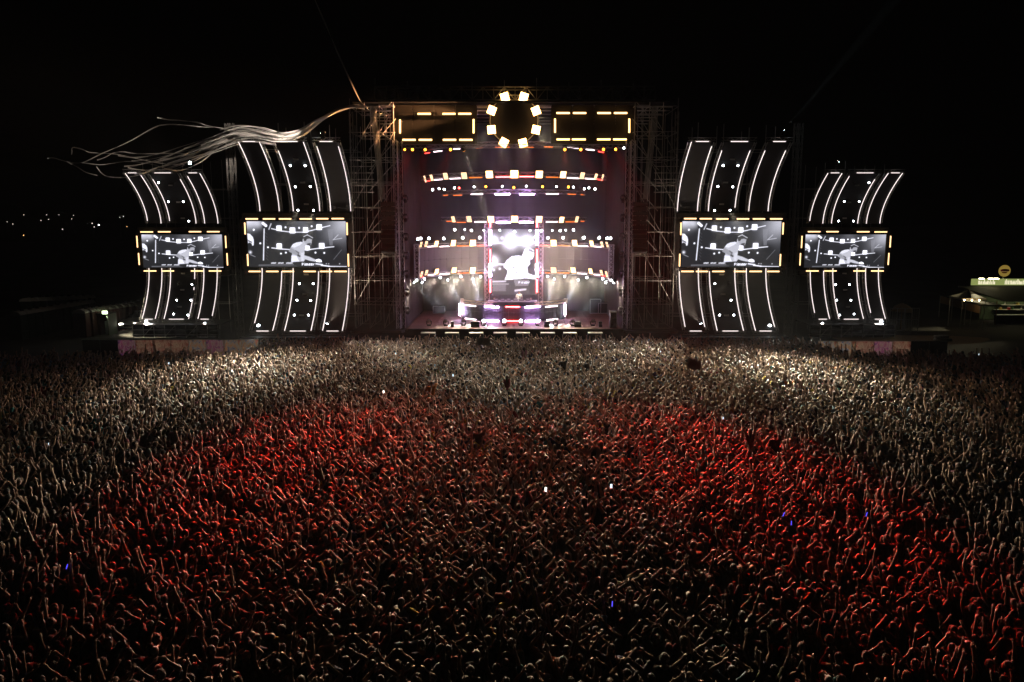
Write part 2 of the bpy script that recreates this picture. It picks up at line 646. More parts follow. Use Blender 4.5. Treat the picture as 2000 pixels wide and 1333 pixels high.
# roof front girder: two chords y 170 and y 195 with dense lacing
gy = 71.4
za, zb = at(1000, 196, gy).z, at(1000, 170, gy).z
xl, xr = at(733, 180, gy).x, at(1279, 180, gy).x
t = thing("roof_girder", "long steel lattice girder across the top of the stage", "girder", (0, gy, za))
og = (0, gy, za)
for zz in (za, zb):
    for yy in (gy, gy + 1.6):
        rod("chord", (xl, yy, zz), (xr, yy, zz), 0.055, M['steel'], t, og)
nb = 26
for i in range(nb + 1):
    x = xl + (xr - xl) * i / nb
    rod("post", (x, gy, za), (x, gy, zb), 0.035, M['steel'], t, og)
    if i < nb:
        x2 = xl + (xr - xl) * (i + 1) / nb
        rod("brace", (x, gy, za if i % 2 else zb), (x2, gy, zb if i % 2 else za), 0.03, M['steel'], t, og)
    if i % 3 == 0:
        rod("upright", (x, gy + .1, zb), (x, gy + .1, zb + random.uniform(.3, .9)), 0.04, M['steel'], t, og)
for k in range(4):
    zz = at(1000, 201 + 5 * k, gy + .8).z
    rod("ledger", (xl + .3, gy + .8, zz), (xr - .3, gy + .8, zz), 0.03, M['steel'], t, og)

# the two main scaffold towers beside the opening
for s in (-1, 1):
    scaffold("scaffold_tower", f"tall steel scaffold tower beside the stage opening on the {SIDE[s]}", s * 14.2, s * 10.4, 71.0, 77.0, 21.8, 3, 2, 2.15)
    # leaning shoring tubes inside the tower
    t = thing("shoring_frame", f"raking steel tubes inside the scaffold tower on the {SIDE[s]}", "scaffold", (s * 12, 70.9, 0))
    for k in range(7):
        z = 9.5 + k * 1.75
        rod("raker", (s * 10.2, 70.85, z + 2.2), (s * 12.6, 70.85, z - 0.4), 0.035, M['steel'], t, (s * 12, 70.9, 0))
    for k in range(5):
        rod("strut", (s * (12.4 - k * 0.12), 70.8, 21.5), (s * (11.7 - k * 0.1), 70.8, 13.6), 0.04, M['steel'], t, (s * 12, 70.9, 0))
    for k in range(6):
        z = 14.2 + 0.55 * k
        rod("ledger", (s * 14.3, 70.7, z), (s * 12.2, 70.7, z), 0.035, M['steel'], t, (s * 12, 70.9, 0))
    # proscenium truss columns
    for q, px in enumerate((227, 219)):
        x = s * px / FPX * 70.8
        curved_truss("truss_column", f"{'outer' if q == 0 else 'inner'} upright truss column edging the stage opening, {SIDE[s]}", straight((x, 70.75 + .5 * q, 0.1), (x, 70.75 + .5 * q, 18.6), 34), 0.36, 'alu' if q == 0 else 'steel')
    # line array hanging in the tower
    t = thing("line_array", f"black hanging line array of speakers in the tower on the {SIDE[s]}", "speaker", (s * 11.0, 70.5, 9.0))
    for k in range(11):
        a = 0.035 * max(0, 6 - k)
        block("cabinet", (0, -0.05 * max(0, 5 - k) * 1.2, 0.16 + k * 0.4), (1.25, 0.62, 0.37), M['grille'], t, rot=(-a, 0, 0))
    rod("hoist_chain", (0, 0, 4.5), (0, 0.3, 12.4), 0.02, M['steel'], t)
    # fall-protection box fixtures stacked on the inner edge of the tower
    for k in range(7):
        c = (s * 9.55, 71.0, 3.6 + k * 1.65)
        moving_head(c, (s * 2, 40, 0), 'grille', f"{ORD[k]} unlit moving head up the proscenium truss, {SIDE[s]}", "moving heads clamped up the proscenium", 0.9, True)

# ------------------------------------------------------------------ header lamps
HG = "amber light bars of the stage header"


def bar_px(x0, x1, y, Y, mat, label, group, y1=None, r=0.05):
    p, q = at(x0, y, Y), at(x1, y if y1 is None else y1, Y)
    return light_bar((p + q) / 2, (q - p).length, mat, label, group, q - p, r)


def header_frame(s, tops, bots, verts, ytop, ybot):
    for i, (a, b) in enumerate(tops):
        bar_px(a, b, ytop, 71.4, 'amber', f"{ORD[i]} amber bar of the top row of the header frame, {SIDE[s]}", HG, r=0.075)
    for i, (a, b) in enumerate(bots):
        bar_px(a, b, ybot, 71.4, 'amber', f"{ORD[i]} amber bar of the bottom row of the header frame, {SIDE[s]}", HG, r=0.075)
    for i, (x, y0, y1) in enumerate(verts):
        nm = "outer" if (i == 0) == (s < 0) else "inner"
        bar_px(x, x, y0, 71.4, 'amber', f"{nm} upright amber bar of the header frame on the {SIDE[s]}", HG, y1, r=0.075)


header_frame(-1, ((815.5, 841.5), (864, 889.6), (895, 920.5)), ((786, 812), (818, 844), (865, 891), (897, 923)), ((781.4, 234, 261), (925, 233, 261)), 222.8, 273.7)
header_frame(1, ((1086.6, 1113), (1119, 1145), (1166.5, 1193), (1199, 1225)), ((1087, 1113), (1117, 1144), (1166, 1192.5), (1197.5, 1224)), ((1084, 232, 260), (1229, 232, 260)), 221.3, 272.8)

RING = ((986, 190, 17), (1023, 190, -17), (1047, 216.7, 22), (1047, 253.8, -12), (1021.4, 279.7, 14), (984, 278.7, -28), (960, 253.8, 5), (960.5, 216, -22))
RN = ("upper streamer side of the top pair", "upper food stall side of the top pair", "upper of the two at its food stall side", "lower of the two at its food stall side",
      "food stall side of the bottom pair", "streamer side of the bottom pair", "lower of the two at its streamer side", "upper of the two at its streamer side")
RAIM = ((850, 720), (1150, 720), (1330, 735), (1480, 725), (1090, 960), (920, 970), (520, 725), (670, 735))
for (x, y, a), nm, aim in zip(RING, RN, RAIM):
    blinder(at(x, y, 71.2), 0.74, 0.74, (math.radians(6), math.radians(-a), 0), 'blind', f"square amber ring blinder, {nm}", "ring of square blinder lamps", False, (spot_data("ring_mid", (1.0, 0.74, 0.48), 95000, 24, 1.0, 0.1) if y > 270 else spot_data("ring_wash", (1.0, 0.80, 0.52), 30000, 40, 1.0, 0.1)) if y != 216 else spot_data("ring_side", (1.0, 0.48, 0.2), 60000, 34, 0.9, 0.1), at_z(*aim, 1.9) if y != 216 else at(650, 228, 70.0))

# ------------------------------------------------------------------ curved trusses in the stage


class Arc:
    """Horizontal arc at height z: centre (0, yc), radius r, bulging to the audience (dirn -1) or to the back (dirn +1)."""

    def __init__(self, yc, r, z, dirn, a0, a1, n=30):
        self.pts = []
        self.tan = []
        for i in range(n + 1):
            a = math.radians(a0 + (a1 - a0) * i / n)
            self.pts.append(Vector((r * math.sin(a), yc + dirn * r * math.cos(a), z)))
            self.tan.append(Vector((math.cos(a), -dirn * math.sin(a), 0)))
        self.px = [proj(p)[0] for p in self.pts]

    def at(self, px):
        xs = self.px
        if px <= xs[0]:
            return self.pts[0].copy(), self.tan[0].copy()
        for i in range(len(xs) - 1):
            if xs[i] <= px <= xs[i + 1]:
                f = (px - xs[i]) / (xs[i + 1] - xs[i])
                return self.pts[i].lerp(self.pts[i + 1], f), self.tan[i].lerp(self.tan[i + 1], f).normalized()
        return self.pts[-1].copy(), self.tan[-1].copy()

    def z_for(self, px, py):
        p, t = self.at(px)
        return at(px, py, p.y).z


def run_bars(arc, items, name, group):
    for i, (a, b, y, mat) in enumerate(items):
        pa, _ = arc.at(a)
        pb, _ = arc.at(b)
        pa.z = pb.z = arc.z_for((a + b) / 2, y)
        d = pb - pa
        back = Vector((0, -0.25, 0))
        light_bar((pa + pb) / 2 + back, max(0.25, d.length), mat, f"{ORD[i]} lamp bar from the streamer side along the {name}", group, d, 0.042)


def run_blinders(arc, items, name, group, tilt=16, wash=()):
    for i, (x, y, h, mat) in enumerate(items):
        p, t = arc.at(x)
        p.z = arc.z_for(x, y)
        yaw = math.atan2(t.y, t.x)
        s = h / FPX * p.y
        blinder(p + Vector((0, -0.3, 0)), s, s, (math.radians(tilt), 0, yaw), mat, f"{ORD[i]} square blinder from the streamer side on the {name}", group,
                spot=WASH if i in wash else None, aim=Vector((p.x * .3, 45, 2)))


WASH = spot_data("blinder_wash", (1.0, 0.77, 0.52), 8000, 66, 1.0, 0.25)
ARC1 = Arc(83.6, 9.58, 18.5, -1, -72, 72)
ARC2 = Arc(83.2, 9.25, 15.8, -1, -86, 86)
ARC3 = Arc(83.5, 7.47, 14.3, -1, -70, 70)
ARC4 = Arc(83.2, 7.5, 11.75, -1, -72, 72)
ARC5 = Arc(73.2, 9.05, 9.25, 1, -90, 90)
ARC6 = Arc(73.2, 9.05, 6.45, 1, -90, 90)
for arc, nm in ((ARC1, "topmost curved steel truss inside the stage below the header"), (ARC2, "upper curved steel truss carrying eleven blinders"),
                (ARC3, "plain curved truss below the eleven-blinder truss"), (ARC4, "curved truss with seven blinders above the tall screen")):
    curved_truss("curved_truss", nm, [p + Vector((0, 0.1, 0.15)) for p in arc.pts], 0.34, group="curved stage trusses")
for arc, nm in ((ARC5, "higher"), (ARC6, "lower")):
    for s, sl in ((-1, slice(0, 14)), (1, slice(17, 31))):
        curved_truss("curved_truss", f"{nm} of the two curved side trusses framing dark tiles on the {SIDE[s]}", [p + Vector((0, 0.15, 0.1)) for p in arc.pts[sl]], 0.34, group="curved stage trusses")

LG = "lamp bars on the curved trusses"
BG = "square blinders on the curved trusses"
run_bars(ARC1, ((831, 840, 299.7, 'b_red'), (848, 864, 296.5, 'b_white'), (886, 899, 292, 'b_white'), (930, 944, 290, 'b_org'), (967, 996, 288.7, 'b_org'), (1014, 1043, 288.7, 'b_org'),
                (1063, 1079, 288, 'b_org'), (1108, 1130, 290, 'b_white'), (1144, 1160, 293.6, 'b_white'), (1168, 1178, 297.7, 'b_red')), "topmost truss", LG)
run_bars(ARC2, ((833, 841, 354, 'b_red'), (849, 865, 351.5, 'b_white'), (879, 900, 349.4, 'b_white'), (916.6, 942.5, 347.6, 'b_org'), (968, 997, 346.5, 'b_pink'), (1014, 1043, 345.8, 'b_pink'),
                (1066, 1090, 347, 'b_org'), (1107, 1130, 348.8, 'b_white'), (1142, 1159, 350, 'b_white'), (1165, 1176, 351.7, 'b_red')), "eleven-blinder truss", LG)
run_bars(ARC3, ((867, 875.6, 382, 'b_org'), (886, 903, 382, 'b_org'), (920, 943.6, 380, 'b_white'), (966.8, 996, 380, 'b_lav'), (1015, 1043.7, 380, 'b_lav'), (1066, 1090, 379.5, 'b_white'),
                (1108, 1124, 380, 'b_org'), (1133.7, 1141.6, 381, 'b_org')), "plain truss", LG)
run_bars(ARC4, ((872.7, 883.5, 433, 'b_org'), (892.5, 910.5, 434.7, 'b_org'), (927, 950, 434, 'b_white'), (969, 997, 435, 'b_lav'), (1014, 1041.5, 434.7, 'b_lav'), (1066, 1088, 434, 'b_white'),
                (1104, 1121, 433.8, 'b_org'), (1133.7, 1140, 433, 'b_org')), "seven-blinder truss", LG)
run_bars(ARC5, ((835, 848, 481.6, 'b_white'), (859, 877.4, 481.6, 'b_white'), (892.5, 915.7, 480.5, 'b_org'), (932, 952, 480, 'b_red')), "higher side truss by the streamers", LG)
run_bars(ARC5, ((1054, 1073.6, 480, 'b_red'), (1090.5, 1113.5, 480, 'b_org'), (1129, 1148, 481, 'b_white'), (1160, 1174, 482, 'b_white')), "higher side truss by the food stall", LG)
run_bars(ARC6, ((822, 827, 541, 'b_red'), (836, 850, 536.8, 'b_white'), (859, 878, 535, 'b_white'), (893.6, 916, 533.4, 'b_org'), (931, 942, 533, 'b_org'), (945, 953, 532.7, 'b_red')), "lower side truss by the streamers", LG)
run_bars(ARC6, ((1053, 1060, 532.7, 'b_red'), (1064.6, 1073.6, 533, 'b_org'), (1089, 1112, 533, 'b_org'), (1127.6, 1146, 534.5, 'b_white'), (1159.6, 1171.5, 536.8, 'b_white'), (1176, 1181.6, 539, 'b_red')), "lower side truss by the food stall", LG)
run_blinders(ARC2, ((831, 350.5, 13, 'blind_d'), (843.7, 348, 12, 'blind_d'), (871, 345, 13, 'blind_d'), (907, 344, 13, 'blind_d'), (956, 341.6, 14.5, 'blind_s'), (1004.6, 341, 15, 'blind'),
                    (1053, 341.6, 14.5, 'blind_s'), (1099.5, 342, 13.5, 'blind_s'), (1136.6, 344, 13, 'blind_d'), (1163, 346, 12, 'blind_d'), (1176, 347.6, 13, 'blind_d')), "eleven-blinder truss", BG)
run_blinders(ARC4, ((886, 429, 12, 'blind_d'), (916.6, 428.6, 12, 'blind_d'), (959, 429, 13, 'blind_s'), (1005, 428.6, 13.5, 'blind_s'), (1052.7, 429, 13, 'blind_s'), (1096.6, 429.8, 12, 'blind_s'), (1126, 429, 12, 'blind_d')), "seven-blinder truss", BG)
run_blinders(ARC5, ((823, 478, 11, 'blind_d'), (833, 477, 11, 'blind_d'), (853, 476.5, 11.5, 'blind_s'), (886, 475, 12, 'blind_s'), (923.6, 475, 12.5, 'blind_s')), "higher side truss by the streamers", BG, wash=(3, 4))
run_blinders(ARC5, ((1081, 475, 12.5, 'blind_s'), (1122, 475, 12, 'blind_s'), (1155, 476, 11.5, 'blind_s'), (1175, 477.6, 11, 'blind_d'), (1185, 478, 11, 'blind_d')), "higher side truss by the food stall", BG, wash=(0, 1))
run_blinders(ARC6, ((824, 536, 12, 'blind_d'), (833.6, 532.7, 11, 'blind_d'), (853.6, 530.5, 11, 'blind_s'), (887.6, 528, 11.5, 'blind_s'), (923.6, 527.8, 12, 'blind_s')), "lower side truss by the streamers", BG, wash=(3, 4))
run_blinders(ARC6, ((1081, 527.8, 12, 'blind_d'), (1119, 528, 11.5, 'blind_s'), (1153, 530, 11, 'blind_s'), (1174, 532.7, 11, 'blind_d'), (1184, 535.6, 12, 'blind_d')), "lower side truss by the food stall", BG, wash=(0, 1))

# dark LED tiles between the two side trusses
for s in (-1, 1):
    idx = range(1, 14) if s < 0 else range(17, 30)
    t = thing("led_wall", f"curved wall of dark unlit LED tiles between the side trusses on the {SIDE[s]}", "LED wall", (s * 6.5, 78, 6.6))
    for i in idx:
        a, b = ARC5.pts[i] + Vector((0, .45, 0)), ARC5.pts[i + 1] + Vector((0, .45, 0))
        m = (a + b) / 2
        yaw = math.atan2((b - a).y, (b - a).x)
        for k in range(2):
            block("led_tile", (m.x, m.y, 7.3 + k * 1.28), ((b - a).length - .015, 0.08, 1.26), M['led_off'], t, (s * 6.5, 78, 6.6), (0, 0, yaw))
    # short truss post that ties the two side trusses together
    x = s * 189 / FPX * 73
    curved_truss("truss_post", f"short bright truss post ending the side trusses on the {SIDE[s]}", straight((x, 73.0, 6.3), (x, 73.0, 9.6), 9), 0.42, 'alu', 0.03)

# ------------------------------------------------------------------ moving heads of the stage
SP_FRONT = spot_data("white_front_beam", (1.0, 0.90, 0.68), 210000, 26, 1.0)
SP_MID = spot_data("warm_centre_beam", (1.0, 0.86, 0.64), 27000, 26, 1.0)
SP_RED = spot_data("red_beam", (1.0, 0.022, 0.012), 210000, 14, 1.0)
SP_ORG = spot_data("orange_beam", (1.0, 0.05, 0.02), 95000, 18, 1.0)
SP_SHAFT = spot_data("stage_shaft_beam", (0.82, 0.92, 1.0), 75000, 9, 0.5)
SP_COOL = spot_data("cool_wing_beam", (0.90, 0.93, 1.0), 9000, 17, 0.85)
SP_STREAM = spot_data("streamer_beam", (1.0, 0.86, 0.74), 6500, 50, 0.8)
SP_HOARD = spot_data("hoarding_beam", (1.0, 0.95, 0.88), 50000, 40, 0.8)
SP_KEY = spot_data("key_light", (1.0, 0.86, 0.66), 32000, 9, 0.5)
SP_SIDE = spot_data("side_front_beam", (1.0, 0.88, 0.66), 52000, 24, 1.0)
SP_SKY = spot_data("sky_beam", (0.75, 0.95, 0.95), 130000, 4, 0.5)


def crowd_pt(px, py):
    return at_z(px, py, 1.9)


def run_heads(arc, items, name, group, size=1.0, hang=True, dz=0.0):
    for i, it in enumerate(items):
        x, y, lens, aim, spot = it[:5]
        sz = (it[5] if len(it) > 5 else size) * .64
        p, _ = arc.at(x)
        q = at(x, y, p.y)
        q.x = at(x, y, p.y).x
        moving_head(q + Vector((0, -0.15, 0)), aim, lens, f"{ORD[i]} moving head from the streamer side {name}", group, sz, hang, spot)


class Line:
    """A straight front truss at one depth."""

    def at(self, px):
        return at(px, 292, 70.75), None


FRONT = Line()
fa, fb = at(786, 286, 70.9), at(1222, 286, 70.9)
curved_truss("front_truss", "straight dark truss below the header carrying amber moving heads", straight(fa, fb, 44), 0.3, 'steel', 0.022)
G1 = "amber and white moving heads below the header"
CR = crowd_pt
C0 = Vector((0, 10, 9.5))
run_heads(FRONT, ((791, 292, 'lens_a', CR(820, 850), SP_ORG, .8), (806.5, 292, 'lens_a', CR(520, 880), SP_RED), (831, 292, 'lens_a', CR(720, 860), SP_ORG), (880.6, 292, 'lens_a', CR(640, 900), SP_RED),
                 (905, 292.5, 'lens_a', at(1010, 580, 77.6), SP_KEY), (1103, 291.8, 'lens_a', CR(1130, 850), SP_ORG), (1133.7, 292, 'lens_a', CR(1440, 910), SP_RED), (1178, 291.4, 'lens_a', CR(1310, 870), SP_RED),
                 (1201.4, 291.4, 'lens_a', CR(1500, 930), SP_RED), (1218, 289.6, 'lens_s', C0, None, .8)), "hanging below the header", G1, 0.95)
G2 = "moving heads below the eleven-blinder truss"
run_heads(ARC2, ((845, 371, 'lens_w', C0, None), (858, 369, 'lens_s', C0, None, .8), (869, 369, 'lens_w', CR(560, 700), None), (888, 367.4, 'lens_s', C0, None, .8), (897.5, 367, 'lens_r', CR(560, 860), None),
                 (926, 365.6, 'lens_s', C0, None, .7), (949, 365, 'lens_a', C0, None), (981, 364.5, 'lens_s', C0, None, .7), (1003.5, 366.8, 'lens_a', C0, None), (1028, 364, 'lens_s', C0, None, .7),
                 (1059.5, 365, 'lens_a', C0, None), (1086.7, 365, 'lens_s', C0, None, .7), (1110, 365.6, 'lens_a', C0, None), (1120, 366, 'lens_s', C0, None, .8), (1139.6, 368, 'lens_w', CR(1440, 700), None),
                 (1150, 367.4, 'lens_s', C0, None, .8), (1162, 369.7, 'lens_w', C0, None)), "below the eleven-blinder truss", G2, 0.9)
G3 = "moving heads below the seven-blinder truss"
run_heads(ARC4, ((888.5, 449, 'lens_w', C0, None), (908, 449, 'lens_s', C0, None, .6), (921, 450.5, 'lens_w', C0, None), (945, 450, 'lens_s', C0, None, .6), (976, 450.5, 'lens_s', C0, None, .7),
                 (1005, 452.7, 'lens_w', C0, None), (1035, 450.5, 'lens_s', C0, None, .7), (1057, 451, 'lens_w', C0, None), (1078.6, 450.5, 'lens_s', C0, None, .6), (1094, 450.7, 'lens_w', C0, None),
                 (1104.7, 450, 'lens_s', C0, None, .6), (1120, 449.6, 'lens_w', C0, None)), "below the seven-blinder truss", G3, 0.9)
G4 = "moving heads standing on the higher side trusses"
run_heads(ARC5, ((816.5, 467, 'lens_w', C0, None), (822, 466, 'lens_w', C0, None), (838, 466, 'lens_w', C0, None), (867, 466, 'lens_w', C0, None), (904, 465, 'lens_w', C0, None), (937, 464.6, 'lens_w', C0, None),
                 (1070, 465, 'lens_w', C0, None), (1099.5, 464.6, 'lens_w', C0, None), (1140, 464.6, 'lens_wb', C0, None), (1170, 465, 'lens_wb', C0, None), (1185.7, 465.8, 'lens_w', C0, None), (1192, 465.8, 'lens_w', C0, None)),
          "standing on the higher side trusses", G4, 1.0, False)
G5 = "moving heads hanging under the lower side trusses"
items6 = ((807, 550), (814, 547.5), (823, 550), (830.6, 544.6), (861, 542), (874, 546), (901, 540), (923.6, 544), (939, 539.7),
          (1069, 539.7), (1082.6, 544), (1102, 540), (1130, 545.8), (1145, 542), (1175.6, 544), (1184, 550.7), (1193, 547.5), (1200, 550.7))
it6 = []
MIDS = (3, 4, 6, 8, 9, 11, 13, 14)
for i, (x, y) in enumerate(items6):
    s = -1 if x < 1004 else 1
    deck = Vector(((x - 1004) / FPX * 72 * 0.62, 72.5, Z0))
    sh = i in (0, 2, 5, 7, 10, 12, 15, 17)
    it6.append((x, y, 'lens_w' if i not in (7, 10, 5, 12) else 'lens_s', deck if sh else (CR(1004 + (x - 1004) * 3.2, 722) if i in MIDS else C0), SP_SHAFT if sh else (SP_MID if i in MIDS else None), 0.85))
run_heads(ARC6, it6, "hanging under the lower side trusses", G5, 0.9)

# floor moving heads along the front edge
for i, (x, br) in enumerate(((838, 0), (871, 0), (905, 0), (945, 1), (985, 2), (1017, 2), (1050, 1), (1085, 0), (1118, 0), (1158, 0))):
    p = at(x, 633, 71.6)
    p.z = Z0 + 0.55
    moving_head(p, (p.x * 0.9, 20, 8), ('alu', 'lens_s', 'lens_w')[br], f"{ORD[i]} floor moving head along the stage edge from the streamer side", "moving heads on the stage floor", .85, False)

# stage-edge extras: dark case lids, monitor wedge, tall fill speaker
for i, (x, w) in enumerate(((884, .25), (928, .8), (1068, .5), (1128, .6), (1172, .3))):
    p = at(x, 636, 71.9)
    t = thing("monitor_wedge", f"{ORD[i]} small black wedge among the floor lamps from the streamer side", "monitor", (p.x, 71.9, Z0 + 0.002), group="black wedges at the stage edge")
    put("body", MB().prism([(-w / 2, 0), (w / 2, 0), (w / 2, .45), (-w / 2, .45)], -0.25, .1).prism([(-w / 2, 0), (w / 2, 0), (w / 2, .2), (-w / 2, .2)], -.45, -.25).mesh("wedge"), M['black'], t)
    block("grille", (0, -.3, .28), (w * .85, .02, .3), M['grille'], t, rot=(math.radians(-50), 0, 0))
p = at(1197, 632, 71.2)
t = thing("side_fill_speaker", "tall pale-edged side fill speaker box at the stage edge, food stall side", "speaker", (p.x, 71.2, Z0 + .002))
block("cabinet", (0, 0, .75), (.62, .6, 1.5), M['black'], t)
block("trim", (0, -.31, 1.44), (.6, .03, .09), M['pale'], t)
for s in (-1, 1):
    block("trim", (s * .28, -.31, .75), (.05, .03, 1.35), M['pale'], t)
for k in range(2):
    put("driver", MB().lathe([(.22, 0), (.2, .03), (.08, .08)], 16, Matrix.Rotation(math.pi / 2, 4, 'X'), (0, -.3, .4 + .62 * k)).mesh("driver", True), M['grille'], t)
for i, (x, y, w, h) in enumerate(((1162, 596, 1.1, 1.5), (1180, 604, 1.3, 1.1), (858, 606, 1.2, .8))):
    p = at(x, 612, 82.3)
    t = thing("flight_case", f"{('tall', 'wide', 'low')[i]} black flight case with metal edges at the back of the stage", "flight case", (p.x, 82.3, Z0 + .002))
    block("body", (0, 0, h / 2), (w, .8, h), M['black'], t)
    for zz in (0.04, h - .02):
        block("edge_rail", (0, -.41, zz), (w + .02, .03, .05), M['alu'], t)
    for xx in (-w / 2, w / 2):
        block("corner_rail", (xx, -.41, h / 2), (.05, .04, h - .1), M['alu'], t)

# ------------------------------------------------------------------ pictures on the screens (drawn as LED dots on a grid)


class Canvas:
    def __init__(self, W, H):
        self.W, self.H = W, H
        u = (np.arange(W) + .5) / W
        v = (np.arange(H) + .5) / H
        self.u, self.v = np.meshgrid(u, v)
        self.a = np.zeros((H, W))

    def soft(self, d, w):
        return np.clip(0.5 - d / w, 0, 1)

    def blend(self, m, val):
        self.a = self.a * (1 - m) + val * m

    def blob(self, x, y, r, val, asp=2.2):
        d = np.hypot((self.u - x) * asp, self.v - y) / r
        self.a = self.a + val * np.exp(-d * d * 2.2)

    def line(self, x0, y0, x1, y1, w, val, asp=2.2):
        px, py = (self.u - x0) * asp, self.v - y0
        dx, dy = (x1 - x0) * asp, y1 - y0
        t = np.clip((px * dx + py * dy) / (dx * dx + dy * dy + 1e-9), 0, 1)
        d = np.hypot(px - t * dx, py - t * dy)
        self.blend(self.soft(d - w, 1.6 / self.H), val)

    def rect(self, x0, y0, x1, y1, val, s=0.012):
        d = np.maximum(np.maximum(x0 - self.u, self.u - x1) * 2.2, np.maximum(y0 - self.v, self.v - y1))
        self.blend(self.soft(d, s), val)

    def poly(self, pts, val, s=None):
        W, H = self.W, self.H
        acc = np.zeros((H, W))
        for sx in (-.25, .25):
            for sy in (-.25, .25):
                x, y = self.u + sx / W, self.v + sy / H
                ins = np.zeros((H, W), bool)
                k = len(pts)
                for i in range(k):
                    x0, y0 = pts[i]
                    x1, y1 = pts[(i + 1) % k]
                    c = (y0 > y) != (y1 > y)
                    xi = (x1 - x0) * (y - y0) / (y1 - y0 + 1e-12) + x0
                    ins ^= c & (x < xi)
                acc += ins * .25
        self.blend(acc, val)

    def text(self, s, x, y, h, val, asp=2.2):
        F = {'P': "1110 1001 1110 1000 1000", 'i': "1 0 1 1 1", 'o': "000 111 101 101 111", 'n': "000 110 101 101 101", 'e': "000 111 111 100 111", 'r': "000 101 110 100 100"}
        cx = x
        p = h / 5
        for c in s:
            rows = F[c].split()
            for j, r in enumerate(rows):
                for i, b in enumerate(r):
                    if b == '1':
                        self.rect(cx + i * p / asp, y + j * p, cx + (i + 1) * p / asp, y + (j + 1) * p, val, 0.006)
            cx += (len(rows[0]) + .7) * p / asp


def S(x, y):      # coordinates measured on an enlarged crop of the screen
    return (x - 118) / 1712.0, (y - 112) / 778.0


